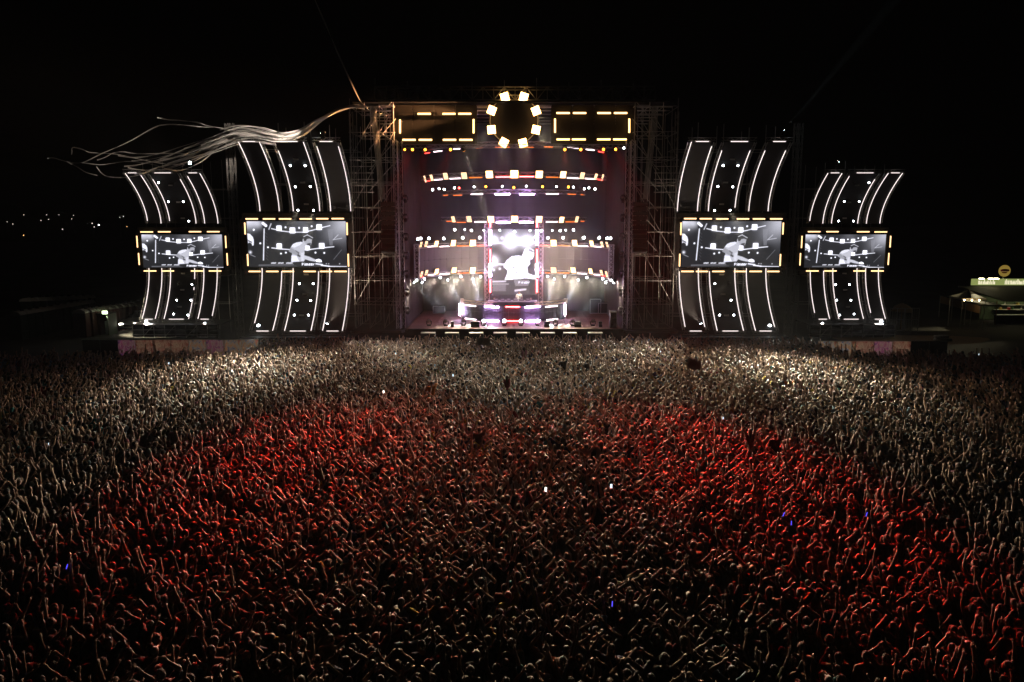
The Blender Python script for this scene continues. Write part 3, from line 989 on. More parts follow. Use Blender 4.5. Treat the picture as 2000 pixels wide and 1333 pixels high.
def draw_wide():
    c = Canvas(248, 112)
    c.a += 0.02 + 0.03 * (1 - c.v) * (0.4 + c.u)
    nz = RNG.random((8, 16))
    c.a += 0.02 * np.kron(nz, np.ones((14, 16)))[:112, :248][:, :248] if False else 0
    # hazy light in the corners
    c.blob(1.0, 0.02, 0.5, 0.42)
    c.blob(0.86, 0.3, 0.4, 0.12)
    c.blob(0.02, 0.0, 0.28, 0.6)
    c.blob(0.12, 0.05, 0.16, 0.35)
    c.blob(0.55, 0.02, 0.3, 0.12)
    # left truss and performer edge
    c.line(*S(400, 150), *S(470, 820), 0.018, 0.02)
    c.line(*S(440, 180), *S(440, 820), 0.022, 0.015)
    for k in range(9):
        c.line(*S(432, 300 + 55 * k), *S(462, 335 + 55 * k), 0.004, 0.16)
    c.line(*S(418, 245), *S(382, 770), 0.012, 0.75)
    c.line(*S(400, 150), *S(450, 190), 0.03, 0.85)
    c.line(*S(500, 250), *S(540, 160), 0.012, 0.55)
    c.poly([S(125, 320), S(170, 330), S(215, 380), S(230, 430), S(225, 520), S(200, 530), S(190, 490), S(150, 470), S(128, 490)], 0.75)
    c.line(*S(140, 445), *S(190, 470), 0.012, 0.06)
    c.blob(*S(160, 640), 0.05, 0.7)
    c.line(*S(160, 680), *S(240, 715), 0.006, 0.4)
    # curved trusses with panels
    for pts in (((545, 240), (720, 280), (890, 300), (1080, 300), (1240, 270), (1400, 225), (1555, 190)),):
        for a, b in zip(pts, pts[1:]):
            c.line(*S(*a), *S(*b), 0.008, 0.85)
    for pts in (((535, 565), (720, 585), (860, 595), (1150, 598), (1400, 565), (1610, 545)),):
        for a, b in zip(pts, pts[1:]):
            c.line(*S(*a), *S(*b), 0.009, 0.85)
    for x, y, r in ((675, 232, 40), (905, 270, 45), (1132, 262, 40), (1368, 215, 44), (665, 535, 42), (1400, 530, 44), (1150, 565, 36)):
        c.blob(*S(x, y), 0.085, 0.55)
        c.rect(*S(x - r, y - r), *S(x + r, y + r), 1.25)
    for x, y in ((238, 260), (788, 218), (1022, 228), (1240, 200), (690, 662), (775, 645), (1288, 645), (340, 488), (470, 555), (1440, 650)):
        c.blob(*S(x, y), 0.026, 1.3)
    for k in range(4):
        c.line(*S(1520 + 22 * k, 250), *S(1545 + 14 * k, 520), 0.003, 0.4)
    c.line(*S(1600, 430), *S(1690, 345), 0.006, 0.6)
    c.line(*S(1610, 425), *S(1755, 402), 0.006, 0.6)
    c.line(*S(1740, 600), *S(1600, 760), 0.004, 0.3)
    c.blob(*S(1620, 560), 0.2, -0.06)
    # table
    c.rect(*S(290, 850), *S(1830, 892), 0.07)
    c.line(*S(300, 858), *S(900, 850), 0.006, 0.3)
    for x in (520, 560, 640, 690, 780, 820, 850):
        c.line(*S(x, 825), *S(x + 30, 820), 0.013, 0.65)
    c.line(*S(1500, 880), *S(1825, 885), 0.008, 0.9)
    for x in (1470, 1510, 1700):
        c.blob(*S(x, 835), 0.018, 0.6)
    # performer
    body = [S(870, 545), S(905, 500), S(960, 475), S(1040, 462), S(1075, 470), S(1110, 520), S(1120, 560), S(1100, 620), S(1095, 690), S(1110, 760), S(1080, 795), S(860, 805), S(880, 700), S(880, 650), S(825, 625)]
    c.poly(body, 0.5)
    c.poly([S(905, 500), S(960, 475), S(1040, 462), S(1075, 475), S(1020, 520), S(930, 560), S(870, 545)], 0.68)
    c.poly([S(870, 690), S(960, 700), S(1000, 795), S(860, 805)], 0.72)
    c.poly([S(940, 600), S(1010, 640), S(1000, 690), S(930, 640)], 0.2)
    c.poly([S(1040, 650), S(1090, 640), S(1085, 790), S(1030, 790)], 0.6)
    c.poly([S(825, 625), S(870, 560), S(930, 600), S(1000, 680), S(985, 705), S(900, 665)], 0.36)
    c.poly([S(1090, 690), S(1180, 715), S(1290, 765), S(1280, 800), S(1170, 780), S(1080, 745)], 0.55)
    c.poly([S(1285, 765), S(1340, 750), S(1385, 770), S(1395, 805), S(1350, 810), S(1290, 800)], 0.92)
    c.poly([S(1075, 470), S(1100, 430), S(1150, 470), S(1135, 530), S(1112, 525)], 0.5)
    c.poly([S(1085, 420), S(1100, 375), S(1160, 348), S(1220, 365), S(1250, 400), S(1232, 440), S(1228, 480), S(1210, 525), S(1150, 520), S(1100, 470)], 0.42)
    c.poly([S(1150, 490), S(1212, 480), S(1208, 528), S(1150, 522)], 0.1)
    c.poly([S(1085, 425), S(1095, 375), S(1160, 345), S(1220, 360), S(1252, 400), S(1240, 425), S(1200, 410), S(1150, 415), S(1130, 450), S(1100, 450)], 0.07)
    c.line(*S(1095, 375), *S(1160, 345), 0.005, 0.8)
    c.line(*S(1160, 345), *S(1250, 395), 0.005, 0.8)
    c.line(*S(1085, 420), *S(1080, 465), 0.006, 0.75)
    c.line(*S(985, 690), *S(1010, 705), 0.02, 0.1)
    # mixer with its maker's lettering
    c.poly([S(940, 830), S(1240, 815), S(1250, 890), S(960, 892)], 0.03)
    c.text("Pioneer", S(1045, 0)[0], S(0, 820)[1], 0.058, 0.95)
    c.line(*S(1290, 835), *S(1400, 850), 0.016, 0.7)
    c.line(*S(1380, 860), *S(1520, 878), 0.012, 0.85)
    g = np.clip(c.a, 0, 1.6) ** 1.5
    g = g * (1 + 0.10 * (RNG.random(g.shape) - .5)) + 0.012
    col = np.stack([g * 0.93, g * 0.93, g * 1.07], -1)
    return col


def T(x, y):
    return (x - 195) / 750.0, (y - 165) / 1100.0


def draw_tall():
    c = Canvas(72, 108)
    A = 0.68
    c.a += 0.06
    c.blob(.5, 0.0, .3, .12, A)
    for x, y, r in ((235, 345, .09), (510, 380, .17), (785, 370, .15), (215, 700, .12)):
        c.blob(*T(x, y), r, 1.7, A)
    c.blob(*T(530, 240), .12, .35, A)
    for a, b in (((195, 385), (400, 400)), ((400, 400), (560, 420)), ((560, 420), (820, 415)), ((820, 415), (945, 380)), ((195, 745), (430, 755))):
        c.line(*T(*a), *T(*b), .012, 1.4, A)
    for x, y in ((365, 315), (648, 330), (225, 845), (328, 825), (912, 300)):
        c.blob(*T(x, y), .025, 1.5, A)
    # performer, blown out
    c.poly([T(440, 690), T(530, 615), T(640, 605), T(700, 615), T(745, 500), T(820, 470), T(905, 520), T(905, 590), T(880, 660), T(820, 690), T(840, 740), T(790, 800), T(800, 900), T(945, 955),
            T(945, 1000), T(780, 985), T(600, 1000), T(410, 1010), T(455, 900), T(455, 850), T(390, 790)], 1.7)
    c.poly([T(800, 500), T(860, 505), T(905, 540), T(900, 560), T(850, 545), T(810, 530)], .35)
    c.poly([T(490, 750), T(560, 800), T(610, 760), T(565, 830)], .35)
    c.poly([T(590, 880), T(610, 870), T(640, 905), T(600, 910)], .4)
    c.poly([T(720, 985), T(735, 950), T(760, 985)], .3)
    c.poly([T(790, 655), T(860, 655), T(840, 680)], .5)
    c.line(*T(200, 1040), *T(420, 1035), .012, .9, A)
    c.line(*T(200, 1080), *T(470, 1080), .006, .7, A)
    c.poly([T(560, 1010), T(820, 1010), T(810, 1110), T(590, 1115)], .3)
    c.text("Pioneer", T(645, 0)[0], T(0, 1035)[1], .035, 1.5, A)
    c.rect(*T(210, 1090), *T(430, 1200), .22)
    c.poly([T(480, 1020), T(560, 1015), T(590, 1115), T(520, 1150)], .05)
    c.line(*T(590, 1190), *T(760, 1170), .014, .9, A)
    g = np.clip(c.a, 0, 1.5)
    g = g * (1 + 0.08 * (RNG.random(g.shape) - .5))
    return np.stack([g * .96, g * .92, g * 1.06], -1)


def picture_mesh(name, col):
    H, W = col.shape[:2]
    xs = np.linspace(-.5, .5, W)
    zs = np.linspace(.5, -.5, H)
    X, Z = np.meshgrid(xs, zs)
    v = np.stack([X.ravel(), np.zeros(W * H), Z.ravel()], -1)
    i = np.arange(W * H).reshape(H, W)
    f = np.stack([i[1:, :-1], i[1:, 1:], i[:-1, 1:], i[:-1, :-1]], -1).reshape(-1, 4)
    me = bpy.data.meshes.new(name)
    me.from_pydata(v.tolist(), [], f.tolist())
    at_ = me.color_attributes.new("picture", 'FLOAT_COLOR', 'POINT')
    rgba = np.concatenate([col.reshape(-1, 3), np.ones((W * H, 1))], 1).astype(np.float32)
    at_.data.foreach_set("color", rgba.ravel())
    me.update()
    return me


def screen_mat(name, strength, sampling):
    m, nt, out = new_mat(name)
    e = nt.nodes.new("ShaderNodeEmission")
    a = nt.nodes.new("ShaderNodeAttribute")
    a.attribute_name = "picture"
    nt.links.new(a.outputs["Color"], e.inputs[0])
    e.inputs[1].default_value = strength
    nt.links.new(e.outputs[0], out.inputs[0])
    m.cycles.emission_sampling = sampling
    return m


PIC_WIDE = picture_mesh("wide_picture", draw_wide())
PIC_TALL = picture_mesh("tall_picture", draw_tall())
M['screen'] = screen_mat("wing_screen_picture", 1.75, 'NONE')
M['screen_c'] = screen_mat("tall_screen_picture", 1.15, 'AUTO')

# ------------------------------------------------------------------ tall centre screen and its columns
a, b = at(961, 448, 80), at(1047, 576, 80)
cw, chh = b.x - a.x, a.z - b.z
t = thing("tall_screen", "tall bright video screen behind the booth showing the performer", "screen", ((a.x + b.x) / 2, 80, b.z))
put("picture", PIC_TALL, M['screen_c'], t, loc=(0, -0.06, chh / 2), scale=(cw, 1, chh))
block("cabinet", (0, 0.1, chh / 2), (cw + .12, .3, chh + .12), M['black'], t)
block("base_frame", (0, 0.1, (Z0 - b.z) / 2), (cw, .25, b.z - Z0 - .1), M['black'], t)
for s in (-1, 1):
    x = s * 52.5 / FPX * 79
    curved_truss("screen_column", f"red-lit upright truss column beside the tall screen on the {SIDE[s]}", straight((x, 79.2, Z0 + .01), (x, 79.2, 11.7), 22), 0.44, 'alu', 0.03)
    xt = 957.8 if s < 0 else 1048.6
    for i, (y0, y1, mt) in enumerate(((434, 445, 'tube_r'), (449, 479.5, 'tube_v'), (487, 514, 'tube_r'), (515.5, 541, 'tube_v'), (546, 572, 'tube_r'))):
        bar_px(xt, xt, y0, 78.8, mt, f"{ORD[i]} upright {'red' if mt == 'tube_r' else 'white'} tube from the top beside the tall screen, {SIDE[s]}", "upright tubes beside the tall screen", y1, 0.085 if mt == 'tube_r' else 0.11)

# ------------------------------------------------------------------ booth
BR, BYC = 6.05, 81.05          # booth arc, bulging to the audience
BARC = Arc(BYC, BR, Z0, -1, -57, 57, 24)
bt = thing("performance_booth", "curved booth front of dark tiles with a warm truss rail along its top", "booth", (0, 75, Z0 + .004))
bo = Vector((0, 75, Z0 + .004))
for i in range(24):
    a, b = BARC.pts[i], BARC.pts[i + 1]
    m = (a + b) / 2
    yaw = math.atan2((b - a).y, (b - a).x)
    for k in range(2):
        block("led_tile", (m.x, m.y, Z0 + .26 + .62 * (k + .5)), ((b - a).length - .012, .08, .61), M['booth_tile'], bt, bo, (0, 0, yaw))
    block("plinth", (m.x, m.y + .1, Z0 + .13), ((b - a).length + .02, .1, .25), M['black'], bt, bo, (0, 0, yaw))
# platform behind the front
pf = [(p.x, p.y + .15) for p in BARC.pts] + [(4.6, 79.0), (-4.6, 79.0)]
pm = MB()
npf = len(pf)
pm.add([(x - bo.x, y - bo.y, 0.02) for x, y in pf] + [(x - bo.x, y - bo.y, 0.78) for x, y in pf], [tuple(range(npf - 1, -1, -1)), tuple(range(npf, 2 * npf))] + [(i, (i + 1) % npf, (i + 1) % npf + npf, i + npf) for i in range(npf)])
put("platform", pm.mesh("platform"), M['black'], bt)
for s, sl in ((-1, slice(0, 9)), (1, slice(16, 25))):
    pts = BARC.pts[sl]
    ch = truss_mesh([p - bo + Vector((0, .1, 1.72)) for p in pts], 0.26)
    for c in ch:
        put("rail_chord", MB().tube(c, .024, 5).mesh("rail_chord", True), M['gold'], bt)
    lb = MB()
    for qa, qb in ((0, 1), (1, 2), (2, 3), (3, 0)):
        for i in range(len(pts) - 1):
            p, q = (ch[qa][i], ch[qb][i + 1]) if i % 2 == 0 else (ch[qb][i], ch[qa][i + 1])
            lb.tube([p, q], .015, 4, False)
    put("rail_lacing", lb.mesh("rail_lacing"), M['gold'], bt)
    e = BARC.pts[0] if s < 0 else BARC.pts[-1]
    block("corner_block", (e.x, e.y + .05, Z0 + 1.78), (.34, .34, .4), M['gold'], bt, bo)
    rod("corner_post", (e.x, e.y - .1, Z0 + .1), (e.x, e.y - .1, Z0 + 1.6), .03, M['gold'], bt, bo)
BT = "lamp bars along the booth front"
for nm, row in (("top", ((909, 930, 597, 'b_white'), (947, 975, 599.5, 'b_lav'), (987, 1015.6, 599.5, 'b_pink'), (1025, 1054, 599.5, 'b_lav'), (1065, 1088, 598.5, 'b_white'))),
                ("bottom", ((909, 930, 625, 'b_white'), (947, 975, 627, 'b_lav'), (987, 1014, 627, 'b_pink'), (1025, 1055, 627, 'b_lav'), (1067, 1089, 626, 'b_white')))):
    for i, (a, b, y, mt) in enumerate(row):
        pa, _ = BARC.at(a)
        pb, _ = BARC.at(b)
        zz = max(Z0 + .1, BARC.z_for((a + b) / 2, y))
        pa.z = pb.z = zz
        light_bar((pa + pb) / 2 + Vector((0, -.2, 0)), (pb - pa).length, mt, f"{ORD[i]} bar from the streamer side, {nm} row of the booth front", BT, pb - pa, .055, clamps=False)
for s, x in ((-1, 898), (1, 1103)):
    bar_px(x, x, 594, 77.6, 'tube_v', f"upright violet white tube at the end of the booth on the {SIDE[s]}", BT, 617, .08)
# table with decks
tt = thing("mixing_table", "long white-edged mixing table on top of the booth", "table", (at(1001, 588, 77).x, 77.0, Z0 + .79))
tw = at(1049, 588, 77).x - at(953, 588, 77).x
th = at(1001, 588, 76.6).z - (Z0 + .79)
block("top", (0, 0, th - .03), (tw, .85, .06), M['white'], tt)
block("front_edge", (0, -.44, th - .05), (tw, .04, .12), M['white'], tt)
block("skirt", (0, -.4, th / 2 - .08), (tw - .1, .04, th - .18), M['black'], tt)
for x in (-tw / 2 + .1, tw / 2 - .1):
    rod("leg", (x, .3, 0.002), (x, .3, th - .06), .03, M['steel'], tt)
for i in range(6):
    x = -1.6 + i * .62
    d = thing("turntable" if i % 3 else "mixer", f"{ORD[i]} deck on the mixing table from the streamer side", "mixing deck", (tt.location.x + x, 77.0, Z0 + .79 + th + .002), group="decks on the mixing table")
    block("body", (0, 0, .05), (.5, .5, .1), M['black'], d)
    put("platter", MB().lathe([(.17, 0), (.17, .03), (.04, .04)], 16).mesh("platter", True), M['alu'], d, loc=(0, 0, .1))
    block("display", (0, .19, .13), (.3, .05, .07), M['grille'], d, rot=(.5, 0, 0))

# ------------------------------------------------------------------ the four wings
M['col_panel'] = surf("column_cloth", (0.035, 0.035, 0.037), 0.85, 0, 0.25, 1.0, 0.2)


SP_TOWER = spot_data("tower_fill", (1.0, .78, .60), 5500, 75, .9)  # aimed fill added in the near wings' foot lamps to brighten the towers


def profile(Y0, z0, z1, fwd, n=18, ex=1.85):
    """Column centre line in (y, z): upright next to the screen, curling forward towards z1."""
    return [(Y0 - fwd * (i / n) ** ex, z0 + (z1 - z0) * (i / n)) for i in range(n + 1)]


def column(name, label, s, xa, xb, prof, mid, group, end_bar=True, broken=False):
    xc = (xa + xb) / 2
    o = Vector((s * xc, prof[0][0], prof[0][1]))
    t = thing("wing_column", label, "light column", o, group=group)
    hw = abs(xb - xa) / 2
    n = len(prof)
    m = MB()
    for sgn, off in ((1, .14), (1, .2)):
        for (y, z) in prof:
            m.v += [(-hw, y - o.y + off, z - o.z), (hw, y - o.y + off, z - o.z)]
    for i in range(n - 1):
        a = 2 * i
        m.f.append((a, a + 1, a + 3, a + 2))
        b = a + 2 * n
        m.f.append((b + 1, b, b + 2, b + 3))
    put("panel", m.mesh("panel", True), M['col_panel'], t)
    for sd in (-1, 1):
        rl = MB()
        c = [[(sd * hw + sd * dx, y - o.y + dy, z - o.z) for (y, z) in prof] for dx, dy in ((.08, .05), (.28, .05), (.18, .4))]
        for q in c:
            rl.tube(q, .024, 5)
        for i in range(n - 1):
            for qa, qb in ((0, 1), (1, 2), (2, 0)):
                p, q = (c[qa][i], c[qb][i + 1]) if i % 2 == 0 else (c[qb][i], c[qa][i + 1])
                rl.tube([p, q], .014, 4, False)
        put("truss_rail", rl.mesh("truss_rail"), M['steel'], t)
        pts = [(sd * hw, y - o.y - .02, z - o.z) for (y, z) in prof]
        if not broken:
            pts = pts[random.choice((0, 0, 0, 1)):n - random.choice((0, 0, 1, 2))]
        if broken and sd * s < 0:
            put("light_tube", MB().tube(pts[:5], .03, 6).mesh("light_tube", True), M['tube_w'], t)
            put("light_tube", MB().tube(pts[7:9], .03, 6).mesh("light_tube", True), M['tube_w'], t)
            put("light_tube", MB().tube(pts[11:], .03, 6).mesh("light_tube", True), M['tube_w'], t)
        else:
            put("light_tube", MB().tube(pts, .03, 6).mesh("light_tube", True), M['tube_w'], t)
    y, z = prof[-1]
    sg = 1 if prof[-1][1] > prof[0][1] else -1
    if end_bar:
        put("end_tube", MB().tube([(-hw * .6, y - o.y - .03, z - o.z + sg * .04), (hw * .6, y - o.y - .03, z - o.z + sg * .04)], .03, 6).mesh("end_tube", True), M['tube_w'], t)
    eb = MB()
    for dz in (.12, .36):
        eb.tube([(-hw - .28, y - o.y + .05, z - o.z + sg * dz), (hw + .28, y - o.y + .05, z - o.z + sg * dz)], .024, 5)
    for i in range(8):
        x0 = -hw - .28 + (2 * hw + .56) * i / 8
        x1 = -hw - .28 + (2 * hw + .56) * (i + 1) / 8
        eb.tube([(x0, y - o.y + .05, z - o.z + sg * (.12 if i % 2 else .36)), (x1, y - o.y + .05, z - o.z + sg * (.36 if i % 2 else .12))], .014, 4, False)
    put("end_truss", eb.mesh("end_truss"), M['steel'], t)
    if mid:
        for k in range(3):
            i = int((0.12 + .33 * k) * (n - 1))
            y, z = prof[i]
            block("cable_plate", (0, y - o.y + .1, z - o.z), (.42, .06, .14), M['pale'], t)
    return t


def wing(s, tier, Y0, up, low, tubes_u, tubes_l, screen, bars, dots, top_dot):
    wn = f"{tier} wing on the {SIDE[s]}"
    mir = lambda p: Vector((s * abs(p.x), p.y, p.z))
    cols = ("outer", "middle", "inner")
    # upper and lower columns (tube positions measured on the streamer side)
    for part, tubes, (y0, y1, fwd) in (("upper", tubes_u, up), ("lower", tubes_l, low)):
        z0 = at(tubes[0], y0, Y0).z
        z1 = at(tubes[0], y1, Y0 - fwd).z
        pr = profile(Y0, z0, z1, fwd)
        for i in range(3):
            xa, xb = -at(tubes[2 * i], y0, Y0).x, -at(tubes[2 * i + 1], y0, Y0).x
            column("c", f"{part} curved {cols[i]} light column of the {wn}", s, xa, xb, pr, i == 1, f"curved light columns of the {wn}", True, broken=(tier == 'far' and part == 'lower' and i == 1 and s < 0))
        # dots on the middle column
        for k, (px, py) in enumerate(dots[part]):
            best = min(pr, key=lambda q: abs(proj((at(px, py, q[0]).x, q[0], q[1]))[1] - py))
            p = at(px, py, best[0] - .1)
            p = mir(p)
            bigger = 'lens_s'
            sp_ = SP_FRONT if (tier == 'near' and part == 'upper' and k in (4, 5)) else None
            tgt = p + Vector((0, -20, -2.4))
            if tier == 'near' and part == 'lower' and k in (0, 1):
                sp_ = SP_SIDE
                tgt = mir(CR(*((800, 700), (920, 725))[k]))
            if sp_ is SP_FRONT:
                tgt = mir(CR(*({4: (425, 725), 5: (540, 712)}[k])))
            if random.random() < .05:
                bigger = 'grille'
            moving_head(p + Vector((0, .1, 0)), tgt, bigger, f"{ORD[k]} small white spot down the {part} columns, {wn}", f"small spots on the {wn}", 0.5, True, cat="spot light", spot=sp_)
    # screen
    x0, x1, ya, yb = screen
    a, b = mir(at(x0, ya, Y0 - .15)), mir(at(x1, yb, Y0 - .15))
    W, H = abs(b.x - a.x), a.z - b.z
    t = thing("video_screen", f"wide monochrome video screen of the {wn}", "screen", ((a.x + b.x) / 2, Y0 - .15, b.z), group="video screens of the wings")
    put("picture", PIC_WIDE, M['screen'], t, loc=(0, -.06, H / 2), scale=(W, 1, H))
    block("cabinet", (0, .14, H / 2), (W + .1, .36, H + .1), M['black'], t)
    bx = MB()
    for zz in (-.55, H + .5):
        bx.box((0, .25, zz), (W + 1.0, .1, .5))
    for xx in (-1, 1):
        bx.box((xx * (W / 2 + .4), .25, H / 2 - .02), (.6, .1, H + .5))
    put("surround_frame", bx.mesh("surround_frame"), M['black'], t)
    for nm in ("top", "bottom"):
        for i, (p0, p1, y) in enumerate(bars[nm]):
            p, q = mir(at(p0, y, Y0 - .3)), mir(at(p1, y, Y0 - .3))
            light_bar((p + q) / 2, (q - p).length, 'amber_s', f"{ORD[i]} amber bar from outside, screen's {nm} edge, {wn}", f"amber bars round the screen of the {wn}", (1, 0, 0), .06, clamps=False)
    for nm in ("outer", "inner"):
        for i, (x, p0, p1) in enumerate(bars[nm]):
            p, q = mir(at(x, p0, Y0 - .3)), mir(at(x, p1, Y0 - .3))
            light_bar((p + q) / 2, (q - p).length, 'amber_s', f"{('upper', 'lower')[i]} upright amber bar, screen's {nm} edge, {wn}", f"amber bars round the screen of the {wn}", (0, 0, 1), .06, clamps=False)
    # scaffold that carries the wing
    xo, xi = -at(tubes_u[0], up[0], Y0).x + .6, -at(tubes_u[-1], up[0], Y0).x - .4
    scaffold("wing_scaffold", f"dark steel scaffold frame carrying the {wn}", s * xo, s * xi, Y0 + 1.0, Y0 + 3.4, 20 if tier == 'near' else 17.5, 4, 1, 3.0, diag=False, r=.03)
    # platform under the lower columns
    z1 = at(tubes_l[0], low[1], Y0 - low[2]).z - .5
    t = thing("wing_platform", f"black scaffold platform under the {wn}", "platform", (s * (xo + xi) / 2, Y0 - low[2], 0))
    w = abs(xo - xi) + .6
    block("deck", (0, 1.0, z1), (w, 4.2, .12), M['black'], t)
    nl = 8
    for i in range(nl + 1):
        x = -w / 2 + .1 + (w - .2) * i / nl
        rod("leg", (x, -.95, 0.0), (x, -.95, z1 - .05), .035, M['steel'], t)
    for zz in (.35, z1 * .62):
        rod("rail", (-w / 2, -1.0, zz), (w / 2, -1.0, zz), .03, M['steel'], t)
    for i in (1, 3, 5):
        x = -w / 2 + w * i / nl
        rod("brace", (x, -1.02, .1), (x + w / nl, -1.02, z1 - .1), .028, M['steel'], t)
    block("skirt_cloth", (0, -.8, z1 / 2), (w - .1, .04, z1 - .15), M['black_cloth'], t)
    # foot and top heads: crowd, tower, hoarding, streamer and sky beams
    for i, (px, py, spot, aim) in enumerate(top_dot):
        p = mir(at(px, py, Y0 - (low[2] * .8 if py > 500 else up[2])))
        aimv = mir(Vector(aim)) if spot is not SP_COOL else Vector((s * aim[0], aim[1], aim[2]))
        moving_head(p, aimv, 'lens_wb' if i == 0 else 'lens_s', f"{('beam lamp on top', 'outer beam lamp at the foot', 'inner beam lamp at the foot')[i]} of the {wn}", "beam lamps of the wings", .8, False, spot)


bars_n = {"top": ((479.8, 504, 428), (513.7, 537.6, 428), (544.8, 569, 428), (585.4, 609, 428), (617.5, 641.4, 427.7), (647.7, 672, 427.5)),
          "bottom": ((485.8, 509.3, 530.6), (520, 544, 530.6), (551, 574.4, 530.6), (593, 617, 530.6), (625, 648.6, 530.6), (653, 677.4, 530.6)),
          "outer": ((478.6, 435, 458.5), (484, 496.5, 520)), "inner": ((678, 435, 459.7), (680.5, 496, 521))}
bars_f = {"top": ((274.4, 299, 453.5), (308.8, 333.3, 453.2), (369, 393, 453), (404.5, 429, 453)),
          "bottom": ((281, 305.5, 529.7), (316, 340, 529.7), (373, 397, 529.7), (408, 432.5, 529.7)),
          "outer": ((268, 461, 484), (271.5, 494.5, 518)), "inner": ((441, 461, 485), (444, 494.7, 519))}
dots_n = {"upper": ((567, 323.6), (596, 323.6), (577, 365), (606, 364.5), (582, 410), (612, 410)), "lower": ((583, 554), (610, 554), (580, 586.5), (607, 587), (575, 615.5), (602.6, 615.5))}
dots_f = {"upper": ((310, 357), (340, 357), (329, 394), (358, 394), (340, 432), (369, 432)), "lower": ((348, 556), (375, 556), (345, 586.5), (373, 586.5), (339, 613.5), (367, 615.5))}
for s in (-1, 1):
    wing(s, "near", 72.0, (413, 278, 4.8), (524, 646, 3.5), (508, 545.5, 573, 624.5, 646, 685), (512, 550, 572.6, 622, 644, 681), (482, 678, 432.5, 521.5), bars_n, dots_n,
         ((631 if s < 0 else 480, 260, SP_STREAM if s < 0 else SP_SKY, tuple(at(480, 268, 70.0)) if s < 0 else (-60, 85, 60)), (505, 636, SP_COOL, (16, 44, 1.5)), (637, 637, SP_TOWER, (12.3, 72.0, 11.5))))
    wing(s, "far", 83.0, (437, 339, 4.1), (524, 623, 2.3), (288.7, 314.8, 332, 383, 400, 425.8), (291, 316, 333, 380, 398, 424), (276.5, 437, 458.5, 523), bars_f, dots_f,
         ((373, 319, SP_STREAM if s < 0 else None, tuple(at(250, 300, 70.0)) if s < 0 else (-70, 90, 60)), (285, 628, SP_HOARD, tuple(at(340, 672, 64.2))), (400, 632, SP_HOARD, tuple(at(450, 672, 64.2)))))

# slim mast pairs between the wings
for s in (-1, 1):
    for i, px in enumerate((549, 539, 311)):
        x = s * px / FPX * 74
        t = curved_truss("mast", f"{('outer', 'second', 'inner')[i]} slim lattice mast beside the near wing on the {SIDE[s]}", straight((x, 74.5, 0.02), (x, 74.5, 20.5 if i < 2 else 21.5), 30), .3, 'steel', .02)

# ------------------------------------------------------------------ people: one continuous surface each, grown from a distance field
HV = 0.0155


